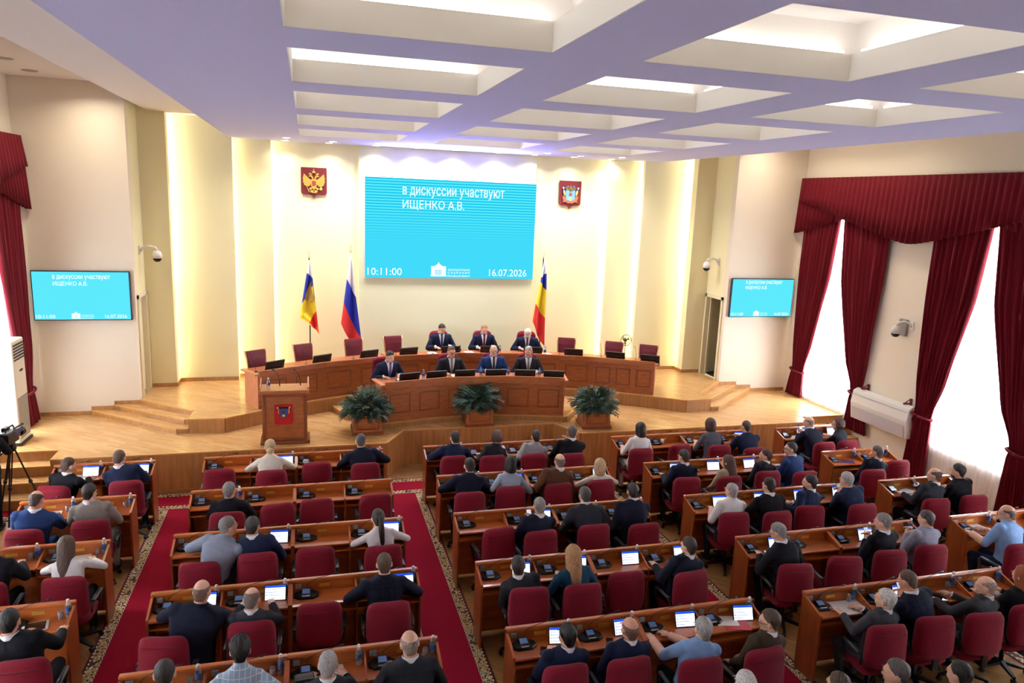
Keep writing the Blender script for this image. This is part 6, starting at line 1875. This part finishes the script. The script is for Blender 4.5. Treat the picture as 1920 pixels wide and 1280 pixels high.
dls = [(X, 17.8 + (.35 if i % 2 else 0)) for i, X in enumerate((-.46, .58, 1.61, 2.69, 3.68, 4.71, 5.76, 6.77, 7.77))] + [(X, 18.72) for X in (-.52, .5, 1.63, 2.65, 3.61, 4.73, 5.71, 6.8, 7.87)]
for X, Y in dls:
    r = spawn('downlight', [('ring', DL_RING, None, []), ('lamp_disc', DL_DISC, None, [])], (X, Y, HC - .004), 0, 'round recessed downlight in ceiling above the stage', 'downlight', 'downlights above the stage')
    area_light('downlight_lamp', (X, Y, HC - .03), .16, .16, DL_W * (1.2 if Y < 18.5 else .40), (1.0, .96, .87), (0, -.10, -1), PI * .75, 'DISK')
for X, Y, lab in ((-4.1, 13.3, 'first'), (-4.1, 14.76, 'second'), (-4.1, 16.13, 'third')):
    spawn('downlight', [('ring', DL_RING, None, []), ('lamp_disc', DL_DISC, None, [])], (X, Y, 7.696), 0, 'round recessed downlight, %s along the west ceiling margin' % lab, 'downlight', 'downlights along the margin')
    area_light('downlight_lamp', (X, Y, 7.66), .16, .16, DL_W * .8, (1.0, .88, .68), (0, 0, -1), PI * .8, 'DISK')
for Y, lab in ((13.3, 'first'), (14.76, 'second'), (16.13, 'third')):
    spawn('downlight', [('ring', DL_RING, None, []), ('lamp_disc', DL_DISC, None, [])], (11.2, Y, 7.696), 0, 'round recessed downlight, %s along the east ceiling margin' % lab, 'downlight', 'downlights along the margin')
    area_light('downlight_lamp', (11.2, Y, 7.66), .16, .16, DL_W * .8, (1.0, .88, .68), (0, 0, -1), PI * .8, 'DISK')
for X, Y, lab in ((-4.9, 14.75, 'nearer the tripod'), (-4.95, 16.09, 'nearer the television')):
    tag(obj('ceiling_vent', MB().lathe([(.03, 0), (.13, 0), (.14, .01)], 16).mesh('ceiling_vent', GREYP), None, (X, Y, 7.69)), 'small grey round vent in upper ceiling, ' + lab, 'vent')
# added violet fill over the LED screen, put in to tint the ceiling
wash = tag(obj('added_wash_bar', bevel_mesh(MB().box(-1.9, 1.9, -.03, .03, 0, .03).mesh('added_wash_bar', WHITEP), .01, 1, False), None, (3.6, 19.01, 6.15)), 'slim white bar added above the LED screen to tint the ceiling', 'lamp')
area_light('added_violet_fill', (3.6, 18.94, 6.22), 3.6, .05, VIOLET_FILL_W, (.26, .24, 1.0), (0, -.80, .60), math.radians(112), 'RECTANGLE')

# ---- pedestal fan half hidden behind a wall panel
fn_ = empty('pedestal_fan', (8.62, 18.66, Z2), 0, 'pedestal fan partly hidden behind a wall panel', 'fan')
obj('pole', MB().tube([(0, 0, .03), (0, 0, .82)], .012, 8).mesh('pole', CHROME), fn_)
obj('base', MB().lathe([(.16, 0), (.16, .02), (.03, .04)], 16).mesh('base', BLACK), fn_)
cg = MB().tube([(.16 * math.cos(a), -.03, .84 + .16 * math.sin(a)) for a in np.linspace(0, 2 * PI, 25)], .010, 6)
for k in range(12):
    a = PI * k / 12
    cg.tube([(.16 * math.cos(a), -.04, .84 + .16 * math.sin(a)), (-.16 * math.cos(a), -.04, .84 - .16 * math.sin(a))], .0025, 4)
obj('guard', cg.mesh('guard', BLACK), fn_)
bl = MB()
for k in range(3):
    a = 2 * PI * k / 3
    bl.add([(0, 0, .84), (.13 * math.cos(a), .01, .84 + .13 * math.sin(a)), (.13 * math.cos(a + .8), -.01, .84 + .13 * math.sin(a + .8))], [(0, 1, 2)])
obj('blade', bl.mesh('blade', GREYP), fn_)
obj('motor', MB().ell((0, .05, .84), (.05, .08, .05), 10, 8).mesh('motor', BLACK), fn_)

# ---- camera operator
tx, ty = -4.86, 13.45
tr = empty('tripod', (tx, ty, 0), 0, 'black video tripod on the floor below the side steps', 'tripod')
for k in range(3):
    a = 2 * PI * k / 3 + .5
    for s in (-1, 1):
        pass
    l1 = MB().tube([(.04 * math.cos(a - .5), .04 * math.sin(a - .5), 1.25), (.22 * math.cos(a - .06), .22 * math.sin(a - .06), .62)], .012, 6).tube([(.04 * math.cos(a + .5), .04 * math.sin(a + .5), 1.25), (.22 * math.cos(a + .06), .22 * math.sin(a + .06), .62)], .012, 6)
    l1.tube([(.22 * math.cos(a), .22 * math.sin(a), .66), (.40 * math.cos(a), .40 * math.sin(a), .02)], .014, 6).ell((.22 * math.cos(a), .22 * math.sin(a), .63), (.035, .035, .04), 8, 6)
    obj('leg', l1.mesh('leg', BLACK), tr)
obj('fluid_head', MB().lathe([(.05, 1.22), (.07, 1.27), (.06, 1.33), (.05, 1.38)], 12).mesh('fluid_head', BLACK), tr)
obj('pan_handle', MB().tube([(0, -.03, 1.33), (-.12, -.35, 1.20)], .011, 6).mesh('pan_handle', BLACK), tr)
vc = empty('video_camera', (tx, ty, 1.38), -.15, 'black broadcast video camera on the tripod', 'video camera')
obj('body', bevel_mesh(MB().box(-.075, .075, -.22, .12, .0, .20).mesh('body', BLACK), .02, 2, False), vc)
obj('lens', MB().tube([(0, .12, .09), (0, .24, .09), (0, .25, .09), (0, .34, .09)], [.055, .05, .07, .075], 14).mesh('lens', BLACKG), vc)
obj('lens_band', MB().box(.07, .08, .0, .20, .13, .18).mesh('lens_band', mat('camera_band_blue', (40, 40, 120), .5)), vc)
obj('handle', MB().tube([(0, -.15, .20), (0, -.13, .27), (0, .08, .27), (0, .11, .20)], .014, 7).mesh('handle', BLACK), vc)
obj('viewfinder', bevel_mesh(MB().box(-.14, -.06, -.02, .12, .16, .24).mesh('viewfinder', BLACK), .01, 1, False), vc)
obj('camera_microphone', MB().tube([(.09, -.05, .25), (.09, .22, .25)], .018, 8).mesh('camera_microphone', BLACK), vc)
person((-5.10, 13.02, 0), 0, 'camera operator in black clothes behind the tripod', 'camera crew', (4, 0, -6, 6, 'desk', 1.05, False), 'black', 'short', 'dark', stand=True, collar=None, shirt=None)
